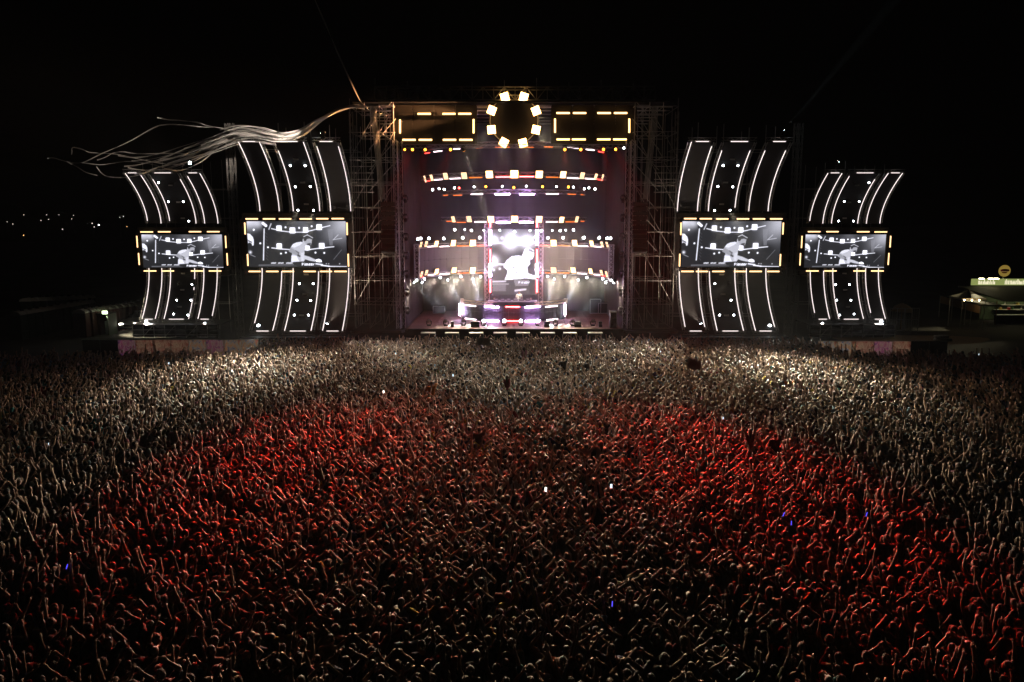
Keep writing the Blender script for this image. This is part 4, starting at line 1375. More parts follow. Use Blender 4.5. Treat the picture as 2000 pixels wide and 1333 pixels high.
class Field:
    def __init__(self, lo, hi, h=HV):
        self.h = h
        self.lo = np.array(lo, float)
        n = np.ceil((np.array(hi) - self.lo) / h).astype(int) + 1
        self.n = n
        self.ax = [(self.lo[k] + h * np.arange(n[k])).astype(np.float32) for k in range(3)]
        self.d = np.full(tuple(n), 1.0, np.float32)

    def sub(self, lo, hi, pad):
        sl, g = [], []
        for k in range(3):
            i0 = max(0, int((lo[k] - pad - self.lo[k]) / self.h))
            i1 = min(self.n[k], int((hi[k] + pad - self.lo[k]) / self.h) + 2)
            sl.append(slice(i0, max(i0 + 1, i1)))
            g.append(self.ax[k][sl[-1]])
        return tuple(sl), np.meshgrid(*g, indexing='ij', sparse=True)

    def join(self, sl, d, k):
        e = self.d[sl]
        if k > 0:
            hh = np.maximum(k - np.abs(e - d), 0) / k
            self.d[sl] = np.minimum(e, d) - hh * hh * k * 0.25
        else:
            self.d[sl] = np.minimum(e, d)

    def cap(self, a, b, ra, rb, k=0.03, flat=1.0):
        a, b = np.array(a, float), np.array(b, float)
        r = max(ra, rb)
        sl, (X, Y, Z) = self.sub(np.minimum(a, b) - r, np.maximum(a, b) + r, 0.05 + k)
        ab = b - a
        L2 = float(ab @ ab) + 1e-9
        t = np.clip(((X - a[0]) * ab[0] + (Y - a[1]) * ab[1] + (Z - a[2]) * ab[2]) / L2, 0, 1)
        dx, dy, dz = X - a[0] - t * ab[0], (Y - a[1] - t * ab[1]) / flat, Z - a[2] - t * ab[2]
        self.join(sl, np.sqrt(dx * dx + dy * dy + dz * dz) - (ra + (rb - ra) * t), k)

    def ell(self, c, r, R=None, k=0.02, clip=None, rough=0.0):
        c = np.array(c, float)
        m = max(r)
        sl, (X, Y, Z) = self.sub(c - m, c + m, 0.05)
        x, y, z = X - c[0], Y - c[1], Z - c[2]
        if R is not None:
            x, y, z = (R[0][0] * x + R[1][0] * y + R[2][0] * z, R[0][1] * x + R[1][1] * y + R[2][1] * z, R[0][2] * x + R[1][2] * y + R[2][2] * z)
        q = np.sqrt((x / r[0]) ** 2 + (y / r[1]) ** 2 + (z / r[2]) ** 2)
        d = (q - 1) * min(r)
        if rough:
            d = d + rough * (np.sin(x * 95 + z * 40) * np.sin(y * 83 + z * 60) + .6 * np.sin(x * 170 - y * 60) * np.sin(z * 150))
        if clip is not None:
            d = np.maximum(d, clip[0] * x + clip[1] * y + clip[2] * z - clip[3])
        self.join(sl, d, k)

    def mesh(self, name):
        d = self.d
        s = d < 0
        nx, ny, nz = d.shape
        c = np.zeros((nx - 1, ny - 1, nz - 1), np.uint8)
        for i in (0, 1):
            for j in (0, 1):
                for k in (0, 1):
                    c += s[i:nx - 1 + i, j:ny - 1 + j, k:nz - 1 + k]
        act = (c > 0) & (c < 8)
        idx = -np.ones(act.shape, np.int64)
        ii = np.argwhere(act)
        idx[act] = np.arange(len(ii))
        acc = np.zeros((len(ii), 3))
        cnt = np.zeros(len(ii))
        cor = [(0, 0, 0), (1, 0, 0), (0, 1, 0), (1, 1, 0), (0, 0, 1), (1, 0, 1), (0, 1, 1), (1, 1, 1)]
        val = [d[ii[:, 0] + a, ii[:, 1] + b, ii[:, 2] + e] for a, b, e in cor]
        for p in range(8):
            for q in range(p + 1, 8):
                df = np.abs(np.array(cor[p]) - np.array(cor[q]))
                if df.sum() != 1:
                    continue
                m = (val[p] < 0) != (val[q] < 0)
                t = val[p] / (val[p] - val[q] + 1e-12)
                pos = np.array(cor[p])[None] + t[:, None] * (np.array(cor[q]) - np.array(cor[p]))[None]
                acc[m] += pos[m]
                cnt[m] += 1
        v = (ii + acc / np.maximum(cnt, 1)[:, None]) * self.h + self.lo
        F = []
        for ax in range(3):
            o = [1, 1, 1]
            o[ax] = 0
            a = [slice(1, -1)] * 3
            b = [slice(1, -1)] * 3
            a[ax] = slice(0, -1)
            b[ax] = slice(1, None)
            ch = s[tuple(a)] != s[tuple(b)]
            e = np.argwhere(ch)
            base = e + np.array([0 if k == ax else 1 for k in range(3)])
            fl = s[tuple(a)][ch]
            u, w = (ax + 1) % 3, (ax + 2) % 3
            du, dw = np.eye(3, dtype=int)[u], np.eye(3, dtype=int)[w]
            g = lambda q: idx[q[:, 0], q[:, 1], q[:, 2]]
            quad = np.stack([g(base - du - dw), g(base - dw), g(base), g(base - du)], 1)
            quad[~fl] = quad[~fl][:, ::-1]
            F.append(quad)
        F = np.concatenate(F)
        F = F[(F >= 0).all(1)]
        me = bpy.data.meshes.new(name)
        me.vertices.add(len(v))
        me.vertices.foreach_set("co", v.astype(np.float32).ravel())
        me.loops.add(len(F) * 4)
        me.loops.foreach_set("vertex_index", F.astype(np.int32).ravel())
        me.polygons.add(len(F))
        me.polygons.foreach_set("loop_start", np.arange(0, len(F) * 4, 4, dtype=np.int32))
        me.polygons.foreach_set("use_smooth", np.ones(len(F), bool))
        me.update(calc_edges=True)
        return me, v, F


def rotm(ax, ay, az):
    return np.array((Matrix.Rotation(az, 3, 'Z') @ Matrix.Rotation(ay, 3, 'Y') @ Matrix.Rotation(ax, 3, 'X')))


def lerp(a, b, t):
    return tuple(np.array(a) * (1 - t) + np.array(b) * t)


class Pose:
    def __init__(self, arms, head=(0, 0, 0), lean=(0, 0), legs='stand', hair='short', shirt='tee', female=False, words=""):
        self.arms, self.head, self.lean, self.legs, self.hair, self.shirt, self.female, self.words = arms, head, lean, legs, hair, shirt, female, words


def hand(F, w, d, up, side, grip):
    """Palm and five fingers at wrist w; d: direction of the hand, up: palm normal, side: towards the thumb."""
    w, d, up, side = (np.array(q, float) for q in (w, d, up, side))
    F.cap(w, w + d * .075, .024, .030, .012, 1.0)
    F.cap(w + d * .04 + side * .018, w + d * .085 + side * .02, .016, .014, .008)
    F.cap(w + d * .04 - side * .018, w + d * .08 - side * .022, .016, .013, .008)
    for i, L in enumerate((.070, .082, .076, .058)):
        s = side * (.028 - .0185 * i)
        b = w + d * .085 + s
        k = b + d * L * .5 * (1 - .2 * grip) + up * L * .12 * grip + s * .25
        e = k + d * L * .5 * (1 - grip) + up * L * .5 * grip + s * .2
        F.cap(b, k, .0105, .0098, .004)
        F.cap(k, e, .0098, .0088, .004)
    b = w + d * .025 + side * .026
    k = b + side * .032 + d * .028 + up * .01
    e = k + d * .032 + side * .006 + up * .016 * (1 + grip)
    F.cap(b, k, .0125, .0115, .005)
    F.cap(k, e, .0115, .0098, .004)


def build_person(key, P):
    lx, ly = P.lean
    w = 0.93 if P.female else 1.0
    hipz, chz, nkz = .95, 1.28, 1.475
    sh = lambda z: (lx * (z - .95), ly * (z - .95))
    pel = (*sh(hipz), hipz)
    chest = (*sh(chz), chz)
    neck = (*sh(nkz), nkz)
    Rh = rotm(*P.head)
    hc = np.array([sh(1.63)[0], sh(1.63)[1] + .015, 1.625]) + Rh @ np.array([0, 0, .0])
    arms = []
    mx = [-.45, -.5, 0]
    hi = [.45, .5, 1.85]
    for s in (-1, 1):
        S0 = np.array([sh(1.43)[0] + s * .185 * w, sh(1.43)[1] - .005, 1.42])
        e, wr = P.arms[0 if s < 0 else 1]
        E = np.array([s * e[0], e[1], e[2]])
        Wr = np.array([s * wr[0], wr[1], wr[2]])
        E = S0 + (E - S0) / np.linalg.norm(E - S0) * .29
        v = (Wr - E)
        Wr = E + v / np.linalg.norm(v) * .265
        lift = max(0.0, (E[2] - 1.42)) * .25
        S0 = S0 + np.array([-s * lift * .3, 0, lift])
        arms.append((s, S0, E, Wr))
        for q in (E, Wr + v / np.linalg.norm(v) * .22):
            for k in range(3):
                mx[k] = min(mx[k], q[k] - .07)
                hi[k] = max(hi[k], q[k] + .07)
    F = Field(mx, hi)
    # trunk
    F.cap((pel[0] - .07, pel[1], .96), (pel[0] + .07, pel[1], .96), .115, .115, .03, .95)
    wz = 1.12
    F.cap((pel[0], pel[1], 1.0), (*sh(wz), wz), .135 * w, .125 * w, .05, .85)
    F.cap((sh(1.16)[0] - .04, sh(1.16)[1], 1.14), (sh(1.36)[0] - .085 * w, sh(1.36)[1], 1.355), .11, .10, .05, .95)
    F.cap((sh(1.16)[0] + .04, sh(1.16)[1], 1.14), (sh(1.36)[0] + .085 * w, sh(1.36)[1], 1.355), .11, .10, .05, .95)
    for s, S0, E, Wr in arms:
        F.cap((sh(1.42)[0] + s * .04, sh(1.42)[1], 1.425), S0, .068, .058, .05)
    F.cap(neck, hc + np.array([0, -.01, -.05]), .056, .053, .03)
    # head with jaw, nose, ears
    F.ell(hc, (.074, .094, .112), Rh.tolist(), .02)
    F.ell(hc + Rh @ np.array([0, .03, -.055]), (.054, .062, .062), Rh.tolist(), .03)
    F.cap(hc + Rh @ np.array([0, .09, .012]), hc + Rh @ np.array([0, .108, -.022]), .010, .014, .012)
    for s in (-1, 1):
        F.cap(hc + Rh @ np.array([s * .074, -.004, .018]), hc + Rh @ np.array([s * .075, 0, -.02]), .016, .011, .006)
    # arms and hands
    for s, S0, E, Wr in arms:
        F.cap(S0, E, .056, .043, .02)
        F.cap(S0 * .7 + E * .3, S0 * .35 + E * .65, .05, .047, .02)
        F.cap(E, Wr, .042, .027, .012)
        F.cap(E * .8 + Wr * .2, E * .5 + Wr * .5, .044, .037, .015)
        d = (Wr - E) / np.linalg.norm(Wr - E)
        inward = np.array([-s, 0, 0.0])
        up = inward - d * (inward @ d)
        up = up / (np.linalg.norm(up) + 1e-9)
        side = np.cross(d, up)
        if side[1] > 0:
            side = -side
        hd = d * .85 + np.array([0, .1, .3 if Wr[2] > 1.5 else 0])
        hand(F, Wr, hd / np.linalg.norm(hd), up, side, .35 if Wr[2] > 1.5 else .55)
    # legs
    for s in (-1, 1):
        hip = np.array([s * .09 + pel[0], pel[1], .92])
        if P.legs == 'stand':
            kn = np.array([s * .105, .03, .50])
            an = np.array([s * .11, -.02, .085])
        else:   # riding on somebody's shoulders
            kn = np.array([s * .15, .38, .87])
            an = np.array([s * .13, .33, .46])
        F.cap(hip, kn, .092, .058, .03)
        F.cap(kn, an, .056, .038, .02)
        F.cap(kn * .75 + an * .25 + np.array([0, -.015, 0]), kn * .5 + an * .5, .056, .048, .02)
        toe = an + np.array([s * .02, .16, -.045])
        F.cap(an + np.array([0, -.035, -.035]), toe, .045, .034, .02)
    body = F.mesh(key + "_body")

    # shirt
    shirt = None
    if P.shirt != 'none':
        F = Field(mx, hi)
        g = .016
        if P.shirt == 'dress':
            F.cap((pel[0] - .07, pel[1], .80), (pel[0] + .07, pel[1], .80), .16, .16, .03, .95)
        F.cap((pel[0] - .07, pel[1], .95), (pel[0] + .07, pel[1], .95), .122 + g, .122 + g, .03, .95)
        F.cap((pel[0], pel[1], 1.0), (*sh(wz), wz), .142 * w + g, .134 * w + g, .06, .88)
        for s in (-1, 1):
            F.cap((sh(1.16)[0] + s * .04, sh(1.16)[1], 1.14), (sh(1.36)[0] + s * .085 * w, sh(1.36)[1], 1.35), .112 + g, .102 + g, .05, .95)
        for s, S0, E, Wr in arms:
            F.cap((sh(1.42)[0] + s * .06, sh(1.42)[1], 1.42), S0 * (.999 if P.shirt == 'tee' else .8) + np.array([sh(1.42)[0] + s * .06, sh(1.42)[1], 1.42]) * (.0 if P.shirt == 'tee' else .2), .066 + g * .8, .058 + g, .05)
            if P.shirt == 'tee':
                F.cap(S0, S0 * .42 + E * .58, .06 + g, .058 + g * 1.2, .03)
        X, Y, Z = np.meshgrid(*F.ax, indexing='ij', sparse=True)
        F.d = F.d + .005 * np.sin(Z * 46 + X * 22 + 2 * np.sin(Y * 20)) * np.sin(X * 31 + Z * 12) + .003 * np.sin(Z * 90 - X * 60)
        F.d = np.maximum(F.d, (.88 if P.shirt != 'dress' else .68) - Z)
        nx_, ny_ = neck[0], neck[1] + .012
        F.d = np.maximum(F.d, (.075 if P.shirt == 'tee' else .095) - np.sqrt((X - nx_) ** 2 + (Y - ny_) ** 2 + (Z - 1.515) ** 2))
        shirt = F.mesh(key + "_shirt")
    # shorts
    F = Field([-.42, -.45, .1], [.42, .6, 1.1])
    g = .02
    F.cap((pel[0] - .07, pel[1], .955), (pel[0] + .07, pel[1], .955), .118 + .012, .118 + .012, .03, .95)
    for s in (-1, 1):
        hip = np.array([s * .09 + pel[0], pel[1], .92])
        kn = np.array([s * .105, .03, .50]) if P.legs == 'stand' else np.array([s * .15, .38, .87])
        F.cap(hip, hip * .25 + kn * .75, .095 + g, .078 + g, .03)
    X, Y, Z = np.meshgrid(*F.ax, indexing='ij', sparse=True)
    F.d = F.d + .004 * np.sin(Z * 50 + X * 30) * np.sin(X * 40)
    F.d = np.maximum(F.d, Z - 1.02)
    shorts = F.mesh(key + "_shorts")
    # hair or cap
    F = Field([-.3 + hc[0], -.3 + hc[1], 1.1], [.3 + hc[0], .3 + hc[1], 1.95], .0135)
    up_ = Rh @ np.array([0, -.010, .022])
    if P.hair == 'cap':
        F.ell(hc + up_, (.083, .102, .098), Rh.tolist(), .01, (0, .15, -1, .012))
        F.cap(hc + Rh @ np.array([-.03, .085, .045]), hc + Rh @ np.array([-.03, .15, .04]), .018, .014, .02)
        F.cap(hc + Rh @ np.array([.03, .085, .045]), hc + Rh @ np.array([.03, .15, .04]), .018, .014, .02)
    else:
        vol = {'short': (.081, .100, .100), 'bushy': (.097, .113, .113), 'long': (.086, .104, .106), 'bun': (.082, .101, .102), 'shaved': (.0765, .0955, .106)}[P.hair]
        F.ell(hc + up_, vol, Rh.tolist(), .01, (0, .80, -.60, .012 if P.hair != 'shaved' else .0), .007 if P.hair in ('short', 'bushy') else .004)
        if P.hair == 'long':
            F.cap(hc + Rh @ np.array([0, -.055, 0]), hc + Rh @ np.array([0, -.085, -.22]) + np.array([0, 0, -.05]), .072, .05, .04, .7)
            X, Y, Z = np.meshgrid(*F.ax, indexing='ij', sparse=True)
            F.d = F.d + .004 * np.sin(X * 150) * np.sin(Z * 25)
        if P.hair == 'bun':
            F.ell(hc + Rh @ np.array([0, -.08, .105]), (.045, .045, .04), None, .015, None, .004)
    hair = F.mesh(key + "_hair")
    return {"body": body, "shirt": shirt, "shorts": shorts, "hair": hair}


R_ = math.radians
# arm targets: (elbow, wrist) with x measured away from the body's middle
DOWN = ((.27, -.03, 1.15), (.28, .08, .92))
CLASP = ((.31, .06, 1.66), (.05, .09, 1.92))
CLAPH = ((.33, .10, 1.56), (.07, .16, 1.82))
UPV = ((.26, .04, 1.70), (.33, .06, 1.97))
UPI = ((.21, .05, 1.72), (.19, .07, 1.99))
POINT = ((.24, .16, 1.62), (.22, .34, 1.83))
PUMP = ((.33, .10, 1.52), (.27, .18, 1.77))
FILM = ((.24, .18, 1.36), (.10, .30, 1.62))
HIPS = ((.36, -.08, 1.17), (.20, .04, 1.02))
CHEST = ((.26, .10, 1.16), (.06, .28, 1.26))
OUT = ((.42, .02, 1.52), (.58, .08, 1.70))
HEADH = ((.36, .02, 1.58), (.12, -.02, 1.74))
TABLE = ((.27, .06, 1.17), (.20, .28, 1.02))
POSES = {
    "clasp": Pose((CLASP, CLASP), (0, 0, 0), (0, .02), hair='short', shirt='tee', words="hands clasped overhead"),
    "clasp_bare": Pose((CLASP, CLASP), (R_(-6), R_(4), 0), (.03, 0), hair='short', shirt='none', words="bare-backed, hands clasped overhead"),
    "clap_high": Pose((CLAPH, CLAPH), (0, 0, R_(15)), (0, .03), hair='bushy', shirt='tee', words="clapping above the head"),
    "clap_long": Pose((CLAPH, CLASP), (0, R_(-5), 0), (-.03, .02), hair='long', shirt='tank', female=True, words="long-haired, clapping high"),
    "arm_up": Pose((DOWN, UPI), (R_(5), 0, 0), (-.04, .02), hair='short', shirt='tee', words="one arm straight up"),
    "arm_up_bare": Pose((UPI, DOWN), (R_(4), 0, R_(-10)), (.04, 0), hair='bushy', shirt='none', words="bare-backed, one arm up"),
    "arm_up_long": Pose((UPV, CHEST), (0, 0, 0), (.02, 0), hair='long', shirt='tank', female=True, words="long-haired, one arm up"),
    "both_up": Pose((UPV, UPV), (R_(8), 0, 0), (0, -.02), hair='short', shirt='tee', words="both arms up"),
    "both_up_bun": Pose((UPI, UPV), (R_(6), 0, 0), (.02, 0), hair='bun', shirt='tank', female=True, words="hair in a bun, arms up"),
    "point": Pose((HIPS, POINT), (R_(4), 0, R_(-12)), (0, .04), hair='cap', shirt='tee', words="capped, pointing ahead"),
    "point_pair": Pose((POINT, POINT), (0, 0, 0), (0, .05), hair='short', shirt='tank', words="both arms thrust ahead"),
    "pump": Pose((PUMP, DOWN), (0, R_(6), R_(20)), (-.03, .02), hair='shaved', shirt='tee', words="shaven-headed, fist raised"),
    "film": Pose((FILM, FILM), (R_(6), 0, 0), (0, -.02), hair='long', shirt='tee', female=True, words="long-haired, hands before the face"),
    "stand": Pose((DOWN, DOWN), (0, 0, R_(10)), (0, 0), hair='short', shirt='tee', words="arms hanging"),
    "stand_bare": Pose((DOWN, HIPS), (0, R_(-4), R_(-20)), (.02, 0), hair='short', shirt='none', words="bare-backed, hand on hip"),
    "chest": Pose((CHEST, CHEST), (R_(-5), 0, R_(-14)), (0, .02), hair='bushy', shirt='tank', words="hands at the chest"),
    "wide": Pose((OUT, OUT), (R_(10), 0, 0), (0, -.04), hair='cap', shirt='none', words="capped and bare-backed, arms wide"),
    "head": Pose((HEADH, CLASP), (R_(-4), 0, 0), (0, 0), hair='long', shirt='dress', female=True, words="long-haired in a dress, hand on head"),
    "rider": Pose((UPV, UPI), (0, 0, 0), (0, .0), legs='ride', hair='long', shirt='tank', female=True, words="arms up"),
    "rider_point": Pose((HIPS, POINT), (0, 0, 0), (0, .0), legs='ride', hair='short', shirt='tee', words="pointing"),
    "performer": Pose((TABLE, TABLE), (R_(-12), 0, R_(12)), (0, .12), hair='short', shirt='tee', words="leaning on the mixing table"),
}
PROTO = {k: build_person(k, p) for k, p in POSES.items()}


def person_mats():
    skin = {n: surf("skin_" + n, c, .6, 0, .1, 8, .35, 0, .1) for n, c in (("fair", (.52, .33, .24)), ("tanned", (.42, .24, .16)), ("olive", (.36, .21, .135)), ("brown", (.21, .115, .07)))}
    cloth = {n: surf("cloth_" + n.replace(" ", "_"), c, .85, 0, .15, 9, .2, 0, .3) for n, c in (
        ("black", (.015, .015, .017)), ("charcoal", (.05, .05, .055)), ("white", (.66, .65, .62)), ("grey", (.27, .27, .28)), ("dark red", (.22, .02, .025)), ("navy", (.02, .03, .09)), ("yellow", (.6, .43, .04)),
        ("teal", (.03, .2, .22)), ("orange", (.55, .17, .04)), ("olive green", (.09, .11, .045)), ("pale blue", (.28, .4, .55)), ("pink", (.55, .2, .25)), ("brown", (.14, .08, .05)), ("beige", (.46, .38, .28)))}
    hair = {n: surf("hair_" + n, c, .62, 0, .3, 30, .35, 0, .5) for n, c in (("black", (.012, .01, .009)), ("dark brown", (.035, .02, .013)), ("brown", (.08, .045, .025)), ("fair", (.32, .21, .1)), ("white cap", (.6, .6, .6)), ("red cap", (.4, .03, .03)))}
    return skin, cloth, hair


SKIN, CLOTH, HAIR = person_mats()


def place_person(pose, loc, yaw, sc, skin, top, legs, hair, label, group, cat="person"):
    pr = PROTO[pose]
    o = put("person", pr["body"][0], SKIN[skin], None, loc=loc, rot=(0, 0, yaw), scale=(sc * PS,) * 3)
    tag(o, label, cat, group)
    if pr["shirt"]:
        put("shirt", pr["shirt"][0], CLOTH[top], o)
    put("shorts", pr["shorts"][0], CLOTH[legs], o)
    put("hat" if hair.endswith("cap") else "hair", pr["hair"][0], HAIR[hair], o)
    return o


# the crowd's seed points: a jittered grid inside the audience area
def front_edge(x):
    ax = abs(x)
    if ax < 13.5:
        return 66.6
    if x < 0:
        return 66.0 if ax < 20.5 else 60.0 - max(0, ax - 33) * .2
    return 66.2 if ax < 25 else 60.0 - max(0, ax - 36) * .25


pts = []
Y = 12.6
row = 0
while Y < 67:
    sp = .56 - .09 * min(1, max(0, (Y - 30) / 30))
    hwid = (Y * 1.0) * 1000 / FPX + 6.0
    n = int(2 * hwid / sp)
    for i in range(n):
        x = -hwid + (i + .5 * (row % 2)) * sp + random.gauss(0, .15)
        y = Y + random.gauss(0, .13)
        if y > front_edge(x) - random.random() ** 2 * 1.5:
            continue
        # thinner at the far outer flanks
        edge = max(0, abs(x) - (24 + .0 * y)) / 18
        if y > 40 and random.random() < min(.55, edge * .6):
            continue
        if random.random() < .09:
            continue
        pts.append((x, y))
    Y += sp * .93
    row += 1

# local clumping of poses: some areas clap, others raise one arm
NAMES = ["clasp", "clasp_bare", "clap_high", "clap_long", "arm_up", "arm_up_bare", "arm_up_long", "both_up", "both_up_bun", "point", "point_pair", "pump", "film", "stand", "stand_bare", "chest", "wide", "head"]
WGT = np.array([13, 6, 10, 7, 7, 5, 4, 6, 3, 6, 4, 4, 5, 9, 5, 5, 1.2, 2.5])
WGT_L = np.array([6, 3, 5, 4, 12, 9, 7, 6, 3, 9, 6, 6, 5, 9, 5, 4, 1.0, 2])


def pick_pose(x, y):
    side = min(1, max(0, (abs(x / max(y, 1)) - .25) / .25))
    w = WGT * (1 - side) + WGT_L * side
    return NAMES[int(RNG.choice(len(NAMES), p=w / w.sum()))]


SK = ("fair", "tanned", "olive", "brown")
TOPS = ("black", "charcoal", "white", "grey", "dark red", "navy", "yellow", "teal", "orange", "olive green", "pale blue", "pink", "beige")
TW = np.array([22, 12, 15, 8, 7, 9, 3, 3, 3, 4, 5, 3, 6.0])
TW /= TW.sum()
HR = ("black", "dark brown", "brown", "fair")
crowd = []
for (x, y) in pts:
    yaw = math.atan2(-(0 - x) * .55, 76 - y) + random.gauss(0, .25)
    crowd.append([x, y, yaw, random.uniform(.90, 1.08), pick_pose(x, y)])

vis = []
for i, c in enumerate(crowd):
    px, py = proj((c[0], c[1], 1.9))
    if -5 < px < 2005 and py < 1345:
        vis.append((c[1] ** 2 + c[0] ** 2, i, px, py))
vis.sort()
near = vis[:300]
near_ids = {q[1] for q in near}
near.sort(key=lambda q: crowd[q[1]][1])
NR = 15
used_lab = {}
for r in range(NR):
    rowp = sorted(near[r * 20:(r + 1) * 20], key=lambda q: q[2])
    for k, (_, i, px, py) in enumerate(rowp):
        x, y, yaw, sc, pose = crowd[i]
        top = str(RNG.choice(TOPS, p=TW))
        hair = str(RNG.choice(HR, p=(.4, .32, .18, .10)))
        P = POSES[pose]
        if P.hair == 'cap':
            hair = random.choice(("white cap", "red cap"))
        sk = str(RNG.choice(SK, p=(.34, .34, .22, .10)))
        wear = f"{top} top, " if P.shirt != 'none' else ""
        label = f"{wear}{P.words}, {ORD[k]} along {ORD[r]} nearest row"
        label = f"person, {label}"
        place_person(pose, (x, y, 0), yaw, sc, sk, top, str(RNG.choice(("black", "navy", "charcoal", "beige", "brown"))), hair, label, "nearest rows of the dancing crowd")

# the mass of the crowd behind them: one object, instances of the same figures


def rnd_ramp(name, cols, seed, rough, spec, sheen):
    m, nt, out = new_mat(name)
    b = nt.nodes.new("ShaderNodeBsdfPrincipled")
    oi = nt.nodes.new("ShaderNodeObjectInfo")
    wn_ = nt.nodes.new("ShaderNodeTexWhiteNoise")
    wn_.noise_dimensions = '1D'
    ma = nt.nodes.new("ShaderNodeMath")
    ma.operation = 'MULTIPLY_ADD'
    ma.inputs[1].default_value = 977.0
    ma.inputs[2].default_value = seed
    nt.links.new(oi.outputs["Random"], ma.inputs[0])
    nt.links.new(ma.outputs[0], wn_.inputs["W"])
    cr = nt.nodes.new("ShaderNodeValToRGB")
    cr.color_ramp.interpolation = 'CONSTANT'
    tot = sum(w for w, _ in cols)
    acc = 0
    els = cr.color_ramp.elements
    for i, (w, c) in enumerate(cols):
        if i < 2:
            e = els[i]
            e.position = acc / tot
        else:
            e = els.new(acc / tot)
        e.color = (*c, 1)
        acc += w
    nt.links.new(wn_.outputs["Value"], cr.inputs[0])
    nt.links.new(cr.outputs[0], b.inputs["Base Color"])
    b.inputs["Roughness"].default_value = rough
    b.inputs["Specular IOR Level"].default_value = spec
    b.inputs["Sheen Weight"].default_value = sheen
    b.inputs["Sheen Roughness"].default_value = 0.35
    nt.links.new(b.outputs[0], out.inputs[0])
    return m


CM = {"body": rnd_ramp("crowd_skin", [(34, (.52, .33, .24)), (34, (.42, .24, .16)), (22, (.36, .21, .135)), (10, (.21, .115, .07))], 1.3, .6, .35, .1),
      "shirt": rnd_ramp("crowd_tops", [(22, (.015, .015, .017)), (12, (.05, .05, .055)), (15, (.66, .65, .62)), (8, (.27, .27, .28)), (7, (.22, .02, .025)), (9, (.02, .03, .09)), (3, (.6, .43, .04)), (3, (.03, .2, .22)),
                                       (3, (.55, .17, .04)), (4, (.09, .11, .045)), (5, (.28, .4, .55)), (3, (.55, .2, .25)), (6, (.46, .38, .28))], 7.7, .85, .2, .3),
      "shorts": rnd_ramp("crowd_shorts", [(40, (.015, .015, .017)), (30, (.02, .03, .07)), (30, (.2, .16, .12))], 3.1, .85, .2, .3),
      "hair": rnd_ramp("crowd_hair", [(42, (.012, .01, .009)), (32, (.035, .02, .013)), (16, (.08, .045, .025)), (10, (.32, .21, .1))], 5.9, .62, .35, .5)}


def joined(pose):
    pr = PROTO[pose]
    V, Fs, mi = [], [], []
    off = 0
    mats = ("body", "shirt", "shorts", "hair")
    for q, k in enumerate(mats):
        if pr[k] is None:
            continue
        _, v, f = pr[k]
        V.append(v)
        Fs.append(f + off)
        mi.append(np.full(len(f), q, np.int32))
        off += len(v)
    V, Fs, mi = np.concatenate(V), np.concatenate(Fs), np.concatenate(mi)
    me = bpy.data.meshes.new("crowd_figure_" + pose)
    me.vertices.add(len(V))
    me.vertices.foreach_set("co", V.astype(np.float32).ravel())
    me.loops.add(len(Fs) * 4)
    me.loops.foreach_set("vertex_index", Fs.astype(np.int32).ravel())
    me.polygons.add(len(Fs))
    me.polygons.foreach_set("loop_start", np.arange(0, len(Fs) * 4, 4, dtype=np.int32))
    me.polygons.foreach_set("use_smooth", np.ones(len(Fs), bool))
    me.polygons.foreach_set("material_index", mi)
    for k in mats:
        me.materials.append(CM[k])
    me.update(calc_edges=True)
    return me


rest = [c for i, c in enumerate(crowd) if i not in near_ids]
cmesh = bpy.data.meshes.new("crowd")
cmesh.from_pydata([(c[0], c[1], 0) for c in rest], [], [])
for nm, ty, vals in (("yaw", 'FLOAT', [c[2] for c in rest]), ("size", 'FLOAT', [c[3] * PS for c in rest]), ("figure", 'INT', [NAMES.index(c[4]) for c in rest])):
    a = cmesh.attributes.new(nm, ty, 'POINT')
    a.data.foreach_set("value", vals)
crowd_o = bpy.data.objects.new("crowd", cmesh)
COL.objects.link(crowd_o)
tag(crowd_o, "dense dancing crowd filling the ground up to the stage", "crowd", None, "stuff")
ng = bpy.data.node_groups.new("crowd_figures", 'GeometryNodeTree')
ng.interface.new_socket("Geometry", in_out='INPUT', socket_type='NodeSocketGeometry')
ng.interface.new_socket("Geometry", in_out='OUTPUT', socket_type='NodeSocketGeometry')
gi = ng.nodes.new("NodeGroupInput")
go = ng.nodes.new("NodeGroupOutput")
jn = ng.nodes.new("GeometryNodeJoinGeometry")
SRC = []
for k in reversed(NAMES):     # the join node stacks its links newest first
    so = bpy.data.objects.new("crowd_figure", joined(k))
    SRC.append(so)
    oi = ng.nodes.new("GeometryNodeObjectInfo")
    oi.inputs["Object"].default_value = so
    oi.inputs["As Instance"].default_value = False
    g2 = ng.nodes.new("GeometryNodeGeometryToInstance")
    ng.links.new(oi.outputs["Geometry"], g2.inputs[0])
    ng.links.new(g2.outputs[0], jn.inputs[0])
iop = ng.nodes.new("GeometryNodeInstanceOnPoints")
m2p = ng.nodes.new("GeometryNodeMeshToPoints")
ng.links.new(gi.outputs[0], m2p.inputs[0])
ng.links.new(m2p.outputs[0], iop.inputs["Points"])
ng.links.new(jn.outputs[0], iop.inputs["Instance"])
iop.inputs["Pick Instance"].default_value = True


def named(nm, ty):
    a = ng.nodes.new("GeometryNodeInputNamedAttribute")
    a.data_type = ty
    a.inputs["Name"].default_value = nm
    return a.outputs["Attribute"]


ng.links.new(named("figure", 'INT'), iop.inputs["Instance Index"])
cx = ng.nodes.new("ShaderNodeCombineXYZ")
ng.links.new(named("yaw", 'FLOAT'), cx.inputs[2])
e2r = ng.nodes.new("FunctionNodeEulerToRotation")
ng.links.new(cx.outputs[0], e2r.inputs[0])
ng.links.new(e2r.outputs[0], iop.inputs["Rotation"])
ng.links.new(named("size", 'FLOAT'), iop.inputs["Scale"])
ng.links.new(iop.outputs[0], go.inputs[0])
md = crowd_o.modifiers.new("figures", 'NODES')
md.node_group = ng

